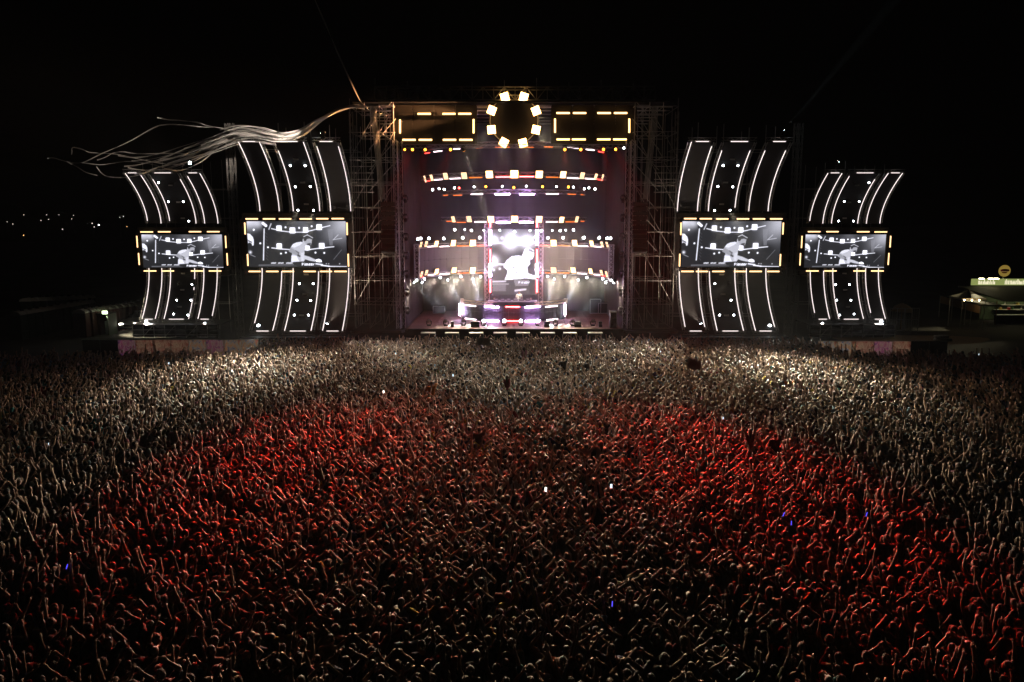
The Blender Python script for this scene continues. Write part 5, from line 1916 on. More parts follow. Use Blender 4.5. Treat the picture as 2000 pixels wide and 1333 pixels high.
# people riding on shoulders, performers on the stage
RID = ((990, 735, "rider", "dark red"), (1465, 842, "rider", "dark red"), (1101, 700, "rider_point", "black"), (1148, 704, "rider_point", "black"), (1024, 680, "rider", "pink"), (843, 748, "rider_point", "orange"), (936, 838, "rider_point", "brown"), (1515, 850, "rider_point", "black"))
for i, (px, py, ps, top) in enumerate(RID):
    p = at_z(px, py, 2.5)
    w = ("by the crowd's centre", "beside the food stall side red glow", "dark figure, nearer the booth, before the front barrier", "dark figure, further from the booth, before the front barrier", "in the very front rows",
         "on the streamer side of the middle", "alone in the middle of the crowd", "just behind the rider with the dark red top")[i]
    place_person(ps, (p.x, p.y, .66), math.atan2(p.x * .55, 76 - p.y), 1.0, "tanned", top, "black", "dark brown", f"person in {top} riding on shoulders, {w}", "people riding on shoulders")
p = at(1014, 590, 77.75)
place_person("performer", (p.x, 77.85, Z0 + .784), math.pi, 1.0, "fair", "white", "black", "dark brown", "person in a white shirt leaning over the mixing table", "people on the stage")
for i, (px, top, ps, nm) in enumerate(((966, "pink", "chest", "only the head showing behind the mixing table, streamer side"), (1037, "black", "stand", "only the head showing behind the mixing table, food stall side"))):
    p = at(px, 590, 79.4)
    place_person(ps, (p.x, 79.4, Z0 + .004), math.pi * .9, 1.0, "fair", top, "black", "brown", "person, " + nm, "people on the stage")

# ------------------------------------------------------------------ paper streamers in the air
def paper_mat():
    m, nt, out = new_mat("streamer_paper")
    d = nt.nodes.new("ShaderNodeBsdfDiffuse")
    tr = nt.nodes.new("ShaderNodeBsdfTranslucent")
    mx = nt.nodes.new("ShaderNodeMixShader")
    n = nt.nodes.new("ShaderNodeTexNoise")
    n.inputs["Scale"].default_value = 2.0
    cr = nt.nodes.new("ShaderNodeValToRGB")
    cr.color_ramp.elements[0].color = (.55, .52, .48, 1)
    cr.color_ramp.elements[1].color = (.85, .82, .78, 1)
    nt.links.new(n.outputs["Fac"], cr.inputs[0])
    nt.links.new(cr.outputs[0], d.inputs[0])
    nt.links.new(cr.outputs[0], tr.inputs[0])
    mx.inputs[0].default_value = .5
    nt.links.new(d.outputs[0], mx.inputs[1])
    nt.links.new(tr.outputs[0], mx.inputs[2])
    nt.links.new(mx.outputs[0], out.inputs[0])
    return m


PAPER = paper_mat()
SY = 70.0


def cr_spline(pts, per=6):
    pts = [np.array(p, float) for p in pts]
    pts = [2 * pts[0] - pts[1]] + pts + [2 * pts[-1] - pts[-2]]
    out = []
    for i in range(1, len(pts) - 2):
        p0, p1, p2, p3 = pts[i - 1:i + 3]
        for k in range(per):
            t = k / per
            out.append(.5 * ((2 * p1) + (-p0 + p2) * t + (2 * p0 - 5 * p1 + 4 * p2 - p3) * t * t + (-p0 + 3 * p1 - 3 * p2 + p3) * t ** 3))
    out.append(pts[-2])
    return out


def ribbon(pts, w, label, group, twist=0.0):
    o = Vector(pts[0])
    m = MB()
    k = len(pts)
    for i, p in enumerate(pts):
        p = Vector(p)
        t = (Vector(pts[min(i + 1, k - 1)]) - Vector(pts[max(i - 1, 0)])).normalized()
        a = t.cross(Vector((0, 1, 0))).normalized()
        b = a.cross(t)
        an = twist + .16 * i + .8 * math.sin(i * .21 + twist * 3)
        u = a * math.cos(an) + b * math.sin(an)
        v = t.cross(u)
        q = p - o
        for su, sv in ((-1, -1), (1, -1), (1, 1), (-1, 1)):
            m.v.append(tuple(q + u * su * w / 2 + v * sv * .009))
    for i in range(k - 1):
        for j in range(4):
            j2 = (j + 1) % 4
            m.f.append((i * 4 + j, i * 4 + j2, i * 4 + 4 + j2, i * 4 + 4 + j))
    m.f.append((3, 2, 1, 0))
    m.f.append(tuple((k - 1) * 4 + j for j in range(4)))
    ob = put("paper_streamer", m.mesh("paper_streamer"), PAPER, None, loc=o)
    return tag(ob, label, "streamer", group)


main = cr_spline([(712, 210), (690, 208), (655, 219), (622, 238), (585, 262), (545, 271), (505, 264), (465, 264), (420, 281), (370, 301), (320, 318), (270, 324), (215, 320)], 8)
SG = "paper streamers drifting above the near and far wings"
NM = len(main)
for k in range(34):
    i1 = int(NM * random.uniform(.62, 1.0)) - 1
    i0 = 0 if random.random() < .75 else int(NM * random.uniform(.05, .3))
    ph, f1, f2 = random.uniform(0, 6.28), random.uniform(.10, .2), random.uniform(.05, .11)
    off = random.gauss(0, 1)
    dy = random.uniform(-.8, .8)
    P3 = []
    for i in range(i0, i1):
        s = i / NM
        g = 1.5 + 15 * max(0, s - .22) ** 1.0
        x, y = main[i]
        n = np.array([main[min(i + 1, NM - 1)][1] - main[max(i - 1, 0)][1], -(main[min(i + 1, NM - 1)][0] - main[max(i - 1, 0)][0])])
        n = n / (np.linalg.norm(n) + 1e-6)
        q = off * g + (math.sin(i * f1 + ph) * .7 + math.sin(i * f2 + 2 * ph)) * g * .55
        P3.append(at(x + n[0] * q, y + n[1] * q, SY + dy * min(1, s * 2) + .5 * math.sin(i * .12 + ph)))
    ribbon(P3, random.uniform(.075, .12), "pale paper streamer in the tangled bundle above the screens", SG, random.uniform(0, 3))
EXTRA = (("topmost stray end of the streamers, ending alone in the sky", ((307, 230), (325, 234), (355, 236), (385, 240), (410, 247), (440, 252), (470, 258), (510, 265))),
         ("long stray streamer that arches up and then hangs furthest out", ((92, 310), (105, 309), (130, 316), (160, 318), (200, 300), (250, 278), (300, 250), (322, 244), (350, 244), (400, 249), (420, 249))),
         ("stray streamer with a small hooked end above the far wing", ((140, 302), (142, 289), (160, 292), (175, 298), (200, 300), (230, 302), (270, 311), (320, 320), (360, 322))),
         ("lowest streamer sagging in a loop over the far wing", ((188, 326), (200, 340), (215, 346), (245, 347), (280, 340), (300, 330), (340, 318), (380, 300))),
         ("short streamer end dropping below the outermost ends", ((130, 316), (150, 326), (168, 337), (190, 343))),
         ("flat streamer running level above the tangled outer ends", ((190, 313), (205, 308), (222, 299), (240, 297), (270, 301), (320, 300), (365, 300))),
         ("thin streamer crossing below the outer ends", ((160, 318), (200, 322), (250, 316), (300, 322), (345, 334), (390, 318), (425, 290))))
for lab, pp in EXTRA:
    sp = cr_spline(pp, 7)
    ribbon([at(q[0], q[1], SY + .5 * math.sin(i * .2)) for i, q in enumerate(sp)], .09, lab, SG, random.uniform(0, 3))
sp = cr_spline([(560, -120), (585, -65), (615, 0), (640, 58), (665, 116), (690, 170), (704, 198), (718, 212)], 8)
ribbon([at(q[0], q[1], SY) for q in sp], .12, "single long streamer hanging straight down from the sky", SG, .4)

# ------------------------------------------------------------------ town lamps on the far hill
M['lamp_town'] = glow("town_lamp", (1.0, .93, .8), 1.8, 'NONE')
M['lamp_town_b'] = glow("bright_town_lamp", (.95, .97, 1.0), 14.0, 'NONE')
M['lamp_town_o'] = glow("orange_town_lamp", (1.0, .55, .2), 4.0, 'NONE')
TOWN = ((46.5, 420), (91, 420), (80, 431), (95, 429), (115, 420), (116, 435), (122, 448), (143.5, 421), (140, 428), (152, 435), (145, 442), (179, 431), (180, 436.5), (184, 443.5), (193, 440), (201, 436.5), (216, 434), (227, 428),
        (234, 425), (241, 423), (248, 443), (67, 440.5), (48, 443), (34, 443.5), (25, 438), (7, 457), (19, 457), (26, 456), (36, 455), (52, 458), (46, 460), (14, 433.5), (1936, 461))
me_lh = MB().lathe([(.05, -.3), (.3, -.22), (.36, 0), (.25, .2), (.05, .28)], 8).mesh("lamp_head", True)
for i, (px, py) in enumerate(TOWN):
    Y = 470 + 37 * ((i * 7) % 6)
    p = at(px, py, Y)
    t = thing("street_lamp", "small lit street lamp of the town on the dark far hillside", "street lamp", (p.x, Y, p.z - 5.0), group="street lamps of the far town")
    bright = (px, py) in ((193, 440), (67, 440.5))
    put("lamp_head", me_lh, M['lamp_town_b' if bright else ('lamp_town_o' if py in (443, 460) and px > 40 else 'lamp_town')], t, loc=(0, 0, 5.0), scale=(1.3,) * 3 if bright else (random.uniform(.5, .8),) * 3)
    rod("pole", (0, 0, -6 if p.z - 5 > 6 else -(p.z - 5)), (0, 0, 4.7), .1, M['black'], t)

# ------------------------------------------------------------------ left edge: toilets, car, hoarding
M['toilet'] = surf("toilet_plastic", (.10, .045, .04), .5, 0, .15, 2)
M['toilet_b'] = surf("toilet_plastic_green", (.035, .06, .045), .5, 0, .15, 2)
M['toilet_roof'] = surf("toilet_roof_plastic", (.62, .60, .52), .45, 0, .1, 2)
arch = [(-.56, 2.08)] + [(-.56 * math.cos(math.pi * i / 10), 2.1 + .3 * math.sin(math.pi * i / 10)) for i in range(11)] + [(.56, 2.08)]
me_tr = MB().prism(arch, -.58, .58).mesh("toilet_roof")
me_tb = MB().bbox((0, 0, 1.05), (1.08, 1.08, 2.06), .04).mesh("toilet_body")
me_td = MB().bbox((0, -.56, 1.0), (.7, .04, 1.8), .012).mesh("toilet_door")
me_tv = MB().lathe([(.16, 0), (.14, .14), (.05, .17)], 10).mesh("toilet_vent", True)
rows = (((160, 606), (262, 591.5), 9, 'toilet', "in the lit row beside the white car"), ((34, 610), (168, 588), 11, 'toilet_b', "in the dim front row further from the stage"), ((55, 584), (170, 579), 9, 'toilet_b', "in the dim back row further from the stage"))
for ri, (a, b, n, mt, wh) in enumerate(rows):
    pa, pb = at_z(*a, 2.76), at_z(*b, 2.76)
    yaw = math.atan2((pb - pa).y, (pb - pa).x) - math.pi / 2
    for k in range(n):
        p = pa.lerp(pb, k / (n - 1))
        t = thing("portable_toilet", f"{ORD[k]} portable toilet with pale arched roof {wh}", "toilet", (p.x, p.y, 0), (0, 0, 0), f"portable toilets {wh}")
        t.scale = (1.2, 1.2, 1.2)
        put("body", me_tb, M[mt], t)
        put("door", me_td, M[mt], t)
        put("roof", me_tr, M['toilet_roof'], t)
        put("vent", me_tv, M['black'], t, loc=(.2, .3, 2.38))


def make_car(loc, yaw):
    t = thing("parked_car", "white car with lit headlights parked behind the printed hoarding", "car", loc, (0, 0, yaw))
    M['car_paint'] = surf("white_car_paint", (.72, .71, .66), .25, 0, .04, 2, .6)
    M['glass'] = surf("car_glass", (.01, .011, .012), .08, 0, .1, 2, .7)
    M['tyre'] = surf("tyre_rubber", (.015, .015, .015), .8)
    M['head_l'] = glow("car_headlight", (1.0, .93, .78), 22.0)
    sec = []      # stations along the length (y forward = -): (y, half width, z low, z shoulder, z top, half roof width)
    st_ = ((-2.25, .72, .35, .62, .66, .6), (-2.1, .84, .22, .78, .86, .7), (-1.2, .9, .2, .92, 1.0, .76), (-.75, .91, .2, .97, 1.06, .74), (.1, .91, .2, .98, 1.58, .60), (1.0, .91, .2, 1.0, 1.60, .60), (1.75, .9, .2, 1.0, 1.48, .58), (2.2, .84, .3, .98, 1.06, .68), (2.3, .78, .4, .7, .78, .6))
    m = MB()
    for y, w, zl, zs, zt, rw in st_:
        m.v += [(-w * .9, y, zl), (-w, y, (zl + zs) * .5), (-w * .97, y, zs), (-rw, y, zt), (0, y, zt + .03), (rw, y, zt), (w * .97, y, zs), (w, y, (zl + zs) * .5), (w * .9, y, zl)]
    for i in range(len(st_) - 1):
        for j in range(8):
            a = i * 9 + j
            m.f.append((a, a + 9, a + 10, a + 1))
    m.f.append(tuple(range(9)))
    m.f.append(tuple(range(len(m.v) - 1, len(m.v) - 10, -1)))
    put("body", m.mesh("car_body", True), M['car_paint'], t)
    put("windscreen", MB().add([(-.70, -.72, 1.08), (.70, -.72, 1.08), (.57, .06, 1.575), (-.57, .06, 1.575), (0, -.76, 1.10), (0, .02, 1.61)], [(0, 4, 5, 3), (4, 1, 2, 5)]).mesh("windscreen"), M['glass'], t, loc=(0, -.015, .012))
    for s in (-1, 1):
        put("side_window", MB().add([(s * .885, -.6, 1.03), (s * .89, 1.6, 1.06), (s * .62, 1.5, 1.46), (s * .625, .15, 1.54)], [(0, 1, 2, 3)] if s < 0 else [(3, 2, 1, 0)]).mesh("side_window"), M['glass'], t, loc=(s * .012, 0, .01))
        put("headlight", MB().bbox((0, 0, 0), (.34, .12, .14), .03).mesh("headlight"), M['head_l'], t, loc=(s * .6, -2.17, .72))
        put("mirror", MB().bbox((0, 0, 0), (.2, .1, .13), .03).mesh("mirror"), M['car_paint'], t, loc=(s * 1.0, -.55, 1.06))
        for y in (-1.38, 1.4):
            w = put("wheel", MB().lathe([(.2, -.11), (.31, -.1), (.33, -.05), (.33, .05), (.31, .1), (.2, .11)], 16, Matrix.Rotation(math.pi / 2, 4, 'Y')).mesh("wheel", True), M['tyre'], t, loc=(s * .82, y, .33))
            put("rim", MB().lathe([(.2, -.02), (.19, .02), (.05, .05)], 12, Matrix.Rotation(s * math.pi / 2, 4, 'Y')).mesh("rim"), M['alu'], w, loc=(s * .11, 0, 0))
    put("grille", MB().bbox((0, 0, 0), (.8, .08, .2), .02).mesh("grille"), M['grille'], t, loc=(0, -2.24, .56))
    put("bumper", MB().bbox((0, 0, 0), (1.5, .12, .16), .05).mesh("bumper"), M['black'], t, loc=(0, -2.2, .34))
    return t


pc = at_z(240, 649, 0)
make_car((pc.x, pc.y + 2.6, 0), R_(14)).scale = (1.2, 1.2, 1.2)

# lit service cabin beside the toilets
p = at_z(183, 657, 0)
t = thing("service_cabin", "small cabin with a lit greenish doorway beside the portable toilets", "cabin", (p.x, p.y + 1.2, 0))
M['cabin'] = surf("cabin_green", (.12, .17, .1), .6, 0, .2, 2)
M['cabin_lamp'] = glow("cabin_lamp", (.85, 1.0, .62), 5.0)
block("back_wall", (0, 1.0, 1.1), (2.7, .06, 2.2), M['cabin'], t)
for s in (-1, 1):
    block("side_wall", (s * 1.35, .1, 1.1), (.06, 1.8, 2.2), M['cabin'], t)
block("roof", (0, .1, 2.24), (2.9, 2.0, .08), M['black'], t)
block("lamp", (.2, .5, 2.12), (.9, .12, .06), M['cabin_lamp'], t)
block("flood_lamp", (1.2, -.95, 2.42), (.5, .14, .3), M['cabin_lamp'], t)
fd = bpy.data.objects.new("flood_beam", spot_data("yard_flood", (1.0, .9, .62), 5000, 100, .6))
COL.objects.link(fd)
fd.parent = t
fd.location = (1.2, -1.1, 2.42)
fd.rotation_euler = (Vector((.85, .42, -.28))).to_track_quat('-Z', 'Y').to_euler()
block("counter", (-.6, -.3, .5), (1.1, .5, 1.0), M['cabin'], t)
block("cabinet", (.95, .2, .7), (.6, .6, 1.4), M['white'], t)


def print_mat(name, seed, cols):
    m, nt, out = new_mat(name)
    b = nt.nodes.new("ShaderNodeBsdfPrincipled")
    tc = nt.nodes.new("ShaderNodeTexCoord")
    mp = nt.nodes.new("ShaderNodeMapping")
    mp.inputs["Location"].default_value = (seed, seed * 2, 0)
    n = nt.nodes.new("ShaderNodeTexNoise")
    n.inputs["Scale"].default_value = 2.6
    n.inputs["Detail"].default_value = 3
    n.inputs["Distortion"].default_value = 2.2
    cr = nt.nodes.new("ShaderNodeValToRGB")
    els = cr.color_ramp.elements
    for i, c in enumerate(cols):
        e = els[i] if i < 2 else els.new(.3 + .45 * i / (len(cols) - 1))
        e.position = .3 + .45 * i / (len(cols) - 1)
        e.color = (*c, 1)
    nt.links.new(tc.outputs["Object"], mp.inputs[0])
    nt.links.new(mp.outputs[0], n.inputs["Vector"])
    nt.links.new(n.outputs["Fac"], cr.inputs[0])
    nt.links.new(cr.outputs[0], b.inputs["Base Color"])
    b.inputs["Roughness"].default_value = .6
    tr = nt.nodes.new("ShaderNodeBsdfTranslucent")
    mx = nt.nodes.new("ShaderNodeMixShader")
    mx.inputs[0].default_value = .6
    nt.links.new(cr.outputs[0], tr.inputs[0])
    nt.links.new(b.outputs[0], mx.inputs[1])
    nt.links.new(tr.outputs[0], mx.inputs[2])
    nt.links.new(mx.outputs[0], out.inputs[0])
    return m


PR = [print_mat("hoarding_print_a", 1.0, [(.1, .12, .4), (.7, .3, .45), (.75, .7, .66), (.6, .25, .1)]), print_mat("hoarding_print_b", 5.0, [(.35, .12, .1), (.5, .3, .25), (.7, .62, .5), (.3, .12, .16)]),
      print_mat("hoarding_print_c", 9.0, [(.1, .2, .5), (.75, .72, .68), (.8, .5, .25), (.6, .2, .35)]), surf("plain_hoarding_board", (.06, .02, .022), .7, 0, .2, 1)]
me_hp = MB().bbox((0, 0, 0), (1, .02, 1), .005).mesh("hoarding_board")


def hoarding(x0, x1, Y, top, pans, label):
    a, b = at(x0, 664, Y).x, at(x1, 664, Y).x
    t = thing("printed_hoarding", label, "hoarding", ((a + b) / 2, Y, 0))
    n = len(pans)
    w = (b - a) / n
    for i, k in enumerate(pans):
        put("board", me_hp, PR[k], t, loc=(-(b - a) / 2 + (i + .5) * w, 0, .15 + (top - .15) / 2), scale=(w - .03, 1, top - .15))
        rod("post", (-(b - a) / 2 + i * w, .1, 0), (-(b - a) / 2 + i * w, .1, top + .03), .04, M['steel'], t)
    block("cap_rail", (0, .0, top + .02), (b - a, .09, .05), M['pale'], t)
    return t


hoarding(160, 505, 64.2, 2.14, (3, 3, 0, 1, 1, 1, 2, 0, 2, 2), "colourful printed hoarding along the crowd edge below the white car")
hoarding(1600, 1852, 63.8, 2.08, (2, 2, 1, 0, 1, 3, 3), "printed hoarding along the crowd edge below the food stall")

# ------------------------------------------------------------------ right edge: food stall, tents, fences
M['stall_dark'] = surf("stall_canvas_dark", (.03, .027, .02), .8, 0, .2, 1.5)
M['tan'] = surf("tan_tarpaulin", (.34, .21, .10), .75, 0, .25, 1.2)
M['tent'] = surf("cream_tent_canvas", (.5, .46, .38), .7, 0, .1, 1.5)
M['straw'] = surf("straw_thatch", (.38, .27, .16), .9, 0, .4, 14, .2, .6)
M['sand'] = surf("pale_sand_ground", (.30, .20, .11), .95, 0, .3, .5)
M['stall_lamp'] = glow("stall_lamp", (1.0, .88, .5), 14.0)
M['sign_green'] = glow("stall_sign_face", (.62, .72, .22), .4, 'NONE')
M['sign_letter'] = glow("stall_sign_letter", (1.0, .92, .62), .95, 'NONE')
M['sign_y'] = glow("round_sign_yellow", (.75, .50, .1), .3, 'NONE')  # faint glow put into the disc colour in place of lighting
M['sign_r'] = surf("round_sign_red", (.2, .02, .025), .5, 0, .1, 3)
YS = 93.0
x0, x1 = at(1897, 551, YS).x, 66.0
zt_, zb_ = at(1897, 545, YS).z, at(1897, 557.5, YS).z
xm = (x0 + x1) / 2
t = thing("food_stall", "long dark food stall with a lit green sign band and bright counter", "food stall", (xm, YS, 0))
ox = (xm, YS, 0)
sg = put("sign_band", MB().bbox((0, 0, 0), (1, .12, 1), .01).mesh("sign_band"), M['sign_green'], t, loc=(0, 0, (zt_ + zb_) / 2), scale=(x1 - x0, 1, zt_ - zb_))
rl = random.Random(4)
for wx0, wx1 in ((1910, 1944), (1962, 1999)):        # two unreadable words of tall pale strokes
    px = wx0
    while px < wx1 - 1.5:
        wpx = rl.choice((1.1, 1.5, 1.9))
        a, b = at(px, 551, YS).x, at(px + wpx, 551, YS).x
        h = (zt_ - zb_) * rl.choice((.45, .6, .8))
        block("sign_stroke", ((a + b) / 2, YS - .08, zb_ + .1 + h / 2), (b - a, .04, h), M['sign_letter'], t, ox)
        px += wpx + rl.choice((.6, .9, 1.4))
tf = bpy.data.objects.new("sign_flood", spot_data("sign_flood", (1.0, .85, .5), 1500, 45, .8))  # spot added at the sign front to brighten the peaked tent
COL.objects.link(tf)
tf.parent = t
tf.location = at(1917, 543, YS - .9) - Vector(ox)
tf.rotation_euler = (Vector((-.55, -.6, -.35))).to_track_quat('-Z', 'Y').to_euler()
for i, px in enumerate((1917, 1935, 1946)):
    q = at(px, 544.8, YS - .4)
    block("sign_lamp", q, (.5, .2, .12), M['stall_lamp'], t, ox)
aw = MB().add([(x0 - xm - 1.5, -.1, zb_ - .1), (x1 - xm, -.1, zb_ - .1), (x1 - xm, -3.2, 2.75), (x0 - xm + 2.0, -3.2, 2.75), (x0 - xm - 1.5, -.1, zb_ - .18), (x1 - xm, -.1, zb_ - .18), (x1 - xm, -3.2, 2.67), (x0 - xm + 2.0, -3.2, 2.67)],
              [(0, 3, 2, 1), (4, 5, 6, 7), (2, 3, 7, 6), (0, 4, 7, 3)])
put("awning", aw.mesh("awning"), M['stall_dark'], t)
block("back_wall", (xm + 1, YS + 1.2, 1.7), (x1 - x0 - 2, .08, 3.3), M['cabin'], t, ox)
block("counter", (xm + 1, YS - 2.0, .5), (x1 - x0 - 2, .6, 1.0), M['black'], t, ox)
block("counter_top", (xm + 1, YS - 2.0, 1.03), (x1 - x0 - 2, .7, .05), M['white'], t, ox)
for i in range(3):
    block("ceiling_lamp", (x0 + 4 + i * 2.6, YS - .4, 2.75), (1.3, .15, .06), M['stall_lamp'], t, ox)
for k in range(2):
    block("shelf", (xm + 1.5, YS + .9, 1.3 + .55 * k), (x1 - x0 - 4, .4, .04), M['white'], t, ox)
for x in (x0 + 1.4, x0 + 6.3):
    rod("post", (x, YS - 3.0, 0), (x, YS - 3.0, 2.7), .06, M['tan'], t, ox)
cols = (('lens_none', (.5, .03, .03)), ('b', (.1, .3, .08)), ('c', (.6, .45, .08)), ('d', (.65, .65, .62)))
GM = [surf("stock_" + n, c, .5, 0, .2, 4) for n, c in (("red", (.5, .03, .03)), ("green", (.1, .3, .08)), ("yellow", (.6, .45, .08)), ("white", (.65, .65, .62)))]
for i in range(14):
    x = x0 + 3.2 + i * .5
    bt_ = thing("food_bottle" if i % 2 else "food_box", f"{ORD[i]} item on the lit shelf of the food stall, counted from the stage", "goods", (x, YS + .85, 1.325 + (.55 if i % 3 == 0 else 0)), group="goods on the shelf of the food stall")
    if i % 2:
        put("bottle", MB().lathe([(.07, 0), (.08, .02), (.08, .2), (.03, .28), (.03, .36)], 10).mesh("bottle", True), GM[i % 4], bt_)
    else:
        put("carton", MB().bbox((0, 0, .13), (.28, .25, .26), .02).mesh("carton"), GM[i % 4], bt_)
        block("lid", (0, 0, .27), (.29, .26, .02), GM[3], bt_)
q = at(1962, 529.5, YS)
t = thing("round_sign", "round yellow emblem sign with a dark red band above the food stall", "sign", (q.x, YS, zt_))
R0 = 11.3 / FPX * YS
RX = Matrix.Rotation(math.pi / 2, 4, 'X')
cz = q.z - zt_
put("disc", MB().lathe([(R0, -.05), (R0, .05)], 32, RX).mesh("disc"), M['sign_y'], t, loc=(0, 0, cz))
lens = [(R0 * .78 * math.cos(math.pi * i / 12), R0 * (.10 + .24 * math.sin(math.pi * i / 12))) for i in range(13)] + [(-R0 * .72, -.02), (R0 * .72, -.02)]
put("upper_band", MB().prism(lens, -.09, -.055).mesh("upper_band"), M['sign_r'], t, loc=(0, 0, cz))
put("stripe", MB().prism([(-R0 * .7, -R0 * .1), (R0 * .6, -R0 * .1), (R0 * .66, -R0 * .02), (-R0 * .7, -R0 * .02)], -.09, -.055).mesh("stripe"), surf("sign_mauve", (.4, .15, .3), .5), t, loc=(0, 0, cz))
put("lower_band", MB().prism([(-R0 * .6, -R0 * .18), (R0 * .5, -R0 * .18), (R0 * .2, -R0 * .42), (-R0 * .35, -R0 * .4)], -.09, -.055).mesh("lower_band"), M['sign_r'], t, loc=(0, 0, cz))
rod("pole", (0, .1, 0), (0, .1, cz), .05, M['steel'], t)

# peaked tent and long stall row
p = at(1890, 581, 88)
t = thing("peaked_tent", "small cream tent with a peaked roof beside the food stall", "tent", (p.x, 88, 0))
hw = 23 / FPX * 88
ze = p.z
zp = at(1890, 565, 88).z
tm = MB()
prof = [(1.0, ze), (.7, ze + (zp - ze) * .22), (.4, ze + (zp - ze) * .45), (.12, ze + (zp - ze) * .8), (.02, zp)]
for k, z in prof:
    for sx, sy in ((-1, -1), (1, -1), (1, 1), (-1, 1)):
        tm.v.append((hw * k * sx, hw * k * sy, z))
for i in range(4):
    for j in range(4):
        j2 = (j + 1) % 4
        tm.f.append((i * 4 + j, i * 4 + j2, i * 4 + 4 + j2, i * 4 + 4 + j))
tm.f.append((16, 17, 18, 19))
put("roof", tm.mesh("tent_roof", True), M['tent'], t)
for sx in (-1, 1):
    for sy in (-1, 1):
        rod("leg", (sx * hw * .96, sy * hw * .96, 0), (sx * hw * .96, sy * hw * .96, ze), .04, M['alu'], t)
for sx, sy, wx, wy in ((0, -1, 2, .02), (0, 1, 2, .02), (-1, 0, .02, 2), (1, 0, .02, 2)):
    block("valance", (sx * hw, sy * hw, ze - .1), (max(.03, wx * hw), max(.03, wy * hw), .22), M['tent'], t)
pa, pb = at(1852, 583, 97), at(1934, 602, 85.5)
d = pb - pa
t = thing("stall_row", "long low stall with a tan tarpaulin front below the peaked tent", "stall", ((pa.x + pb.x) / 2, (pa.y + pb.y) / 2, 0))
yaw = math.atan2(d.y, d.x)
L = math.hypot(d.x, d.y)
t.rotation_euler = (0, 0, yaw)
zt2 = max(pa.z, pb.z) + .25
for i in range(6):
    block("tarpaulin", (-L / 2 + (i + .5) * L / 6, -.9, zt2 - .45), (L / 6 - .04, .05, .9), M['tan'], t)
block("roof", (0, 0, zt2 + .06), (L + .4, 2.2, .1), M['stall_dark'], t)
for i in range(4):
    rod("post", (-L / 2 + .1 + i * (L - .2) / 3, -.95, 0), (-L / 2 + .1 + i * (L - .2) / 3, -.95, zt2), .05, M['steel'], t)

M['bulb'] = glow("festoon_bulb", (1.0, .72, .35), 30.0)
me_bulb = MB().lathe([(.03, -.09), (.07, -.03), (.06, .04), (.02, .08)], 8).mesh("bulb", True)
fs = thing("festoon_string", "short string of warm bulbs between the peaked tent and the tan stall", "string lights", at(1900, 587, 86.2))
put("cable", MB().tube([(-1.2, 0, .2), (-.4, 0, .1), (.5, 0, .1), (1.3, 0, .25)], .012, 4).mesh("cable"), M['black'], fs)
for bx_ in (-.9, -.1, .7):
    put("bulb", me_bulb, M['bulb'], fs, loc=(bx_, 0, .02))

# thatched parasol, frames, sand, sacks
p = at(1762, 600, 86)
t = thing("straw_parasol", "straw thatched parasol beyond the far wing", "parasol", (p.x, 86, 0))
rr = 19 / FPX * 86
th_ = MB()
prof = [(rr, p.z - .42), (rr * .98, p.z - .3), (rr * .75, p.z + .05), (rr * .4, p.z + .28), (.06, p.z + .42)]
for q, (r, z) in enumerate(prof):
    for j in range(36):
        a = 2 * math.pi * j / 36
        k = r * (1 + .04 * math.sin(j * 5.3 + q))
        th_.v.append((k * math.cos(a), k * math.sin(a), z + (random.uniform(-.14, .03) if q == 0 else 0)))
for q in range(4):
    for j in range(36):
        j2 = (j + 1) % 36
        th_.f.append((q * 36 + j, q * 36 + j2, q * 36 + 36 + j2, q * 36 + 36 + j))
put("thatch", th_.mesh("thatch", True), M['straw'], t)
rod("post", (0, 0, 0), (0, 0, p.z), .07, M['tan'], t)
for i, px in enumerate((1778, 1792, 1806)):
    a = at_z(px, 657, 0)
    t = thing("fence_panel", f"{ORD[i]} tall steel mesh fence panel beside the far wing, counted from the stage", "fence", (a.x, a.y + 3, 0), group="steel fence panels beside the far wing")
    for s in (-.8, .8):
        rod("post", (s, 0, 0), (s, 0, 2.6), .03, M['steel'], t)
    for z in (.15, 1.35, 2.55):
        rod("rail", (-.8, 0, z), (.8, 0, z), .025, M['steel'], t)
    for k in range(5):
        rod("wire", (-.55 + k * .275, 0, .15), (-.55 + k * .275, 0, 2.55), .008, M['steel'], t)
sm = MB()
c = at_z(1786, 664, 0)
ring_ = [(c.x + 7.5 * math.cos(a) * (1 + .12 * math.sin(3 * a)), c.y + 3.4 * math.sin(a) * (1 + .1 * math.cos(2 * a)), .012) for a in np.linspace(0, 2 * math.pi, 40, endpoint=False)]
sm.add(ring_, [tuple(range(40))])
so_ = put("sand_ground", sm.mesh("sand_ground"), M['sand'])
so_["kind"] = "structure"
for i in range(7):
    a = at_z(1832 + (i % 4) * 6, 667, 0)
    sk_ = MB().lathe([(.08, -.42), (.2, -.36), (.24, 0), (.2, .36), (.08, .42)], 10, Matrix.Rotation(math.pi / 2, 4, 'Y') @ Matrix.Diagonal((.7, 1, 1, 1))).mesh("sack", True)
    so2 = put("sand_sack", sk_, M['pale'], None, loc=(a.x, a.y, .17 + .3 * (i // 4)), rot=(0, 0, random.uniform(-.3, .3)))
    tag(so2, f"{ORD[i % 4]} pale sack from the stage in the {'lower' if i < 4 else 'upper'} layer of the heap on the sand", "sack", "pale sacks heaped on the sand")

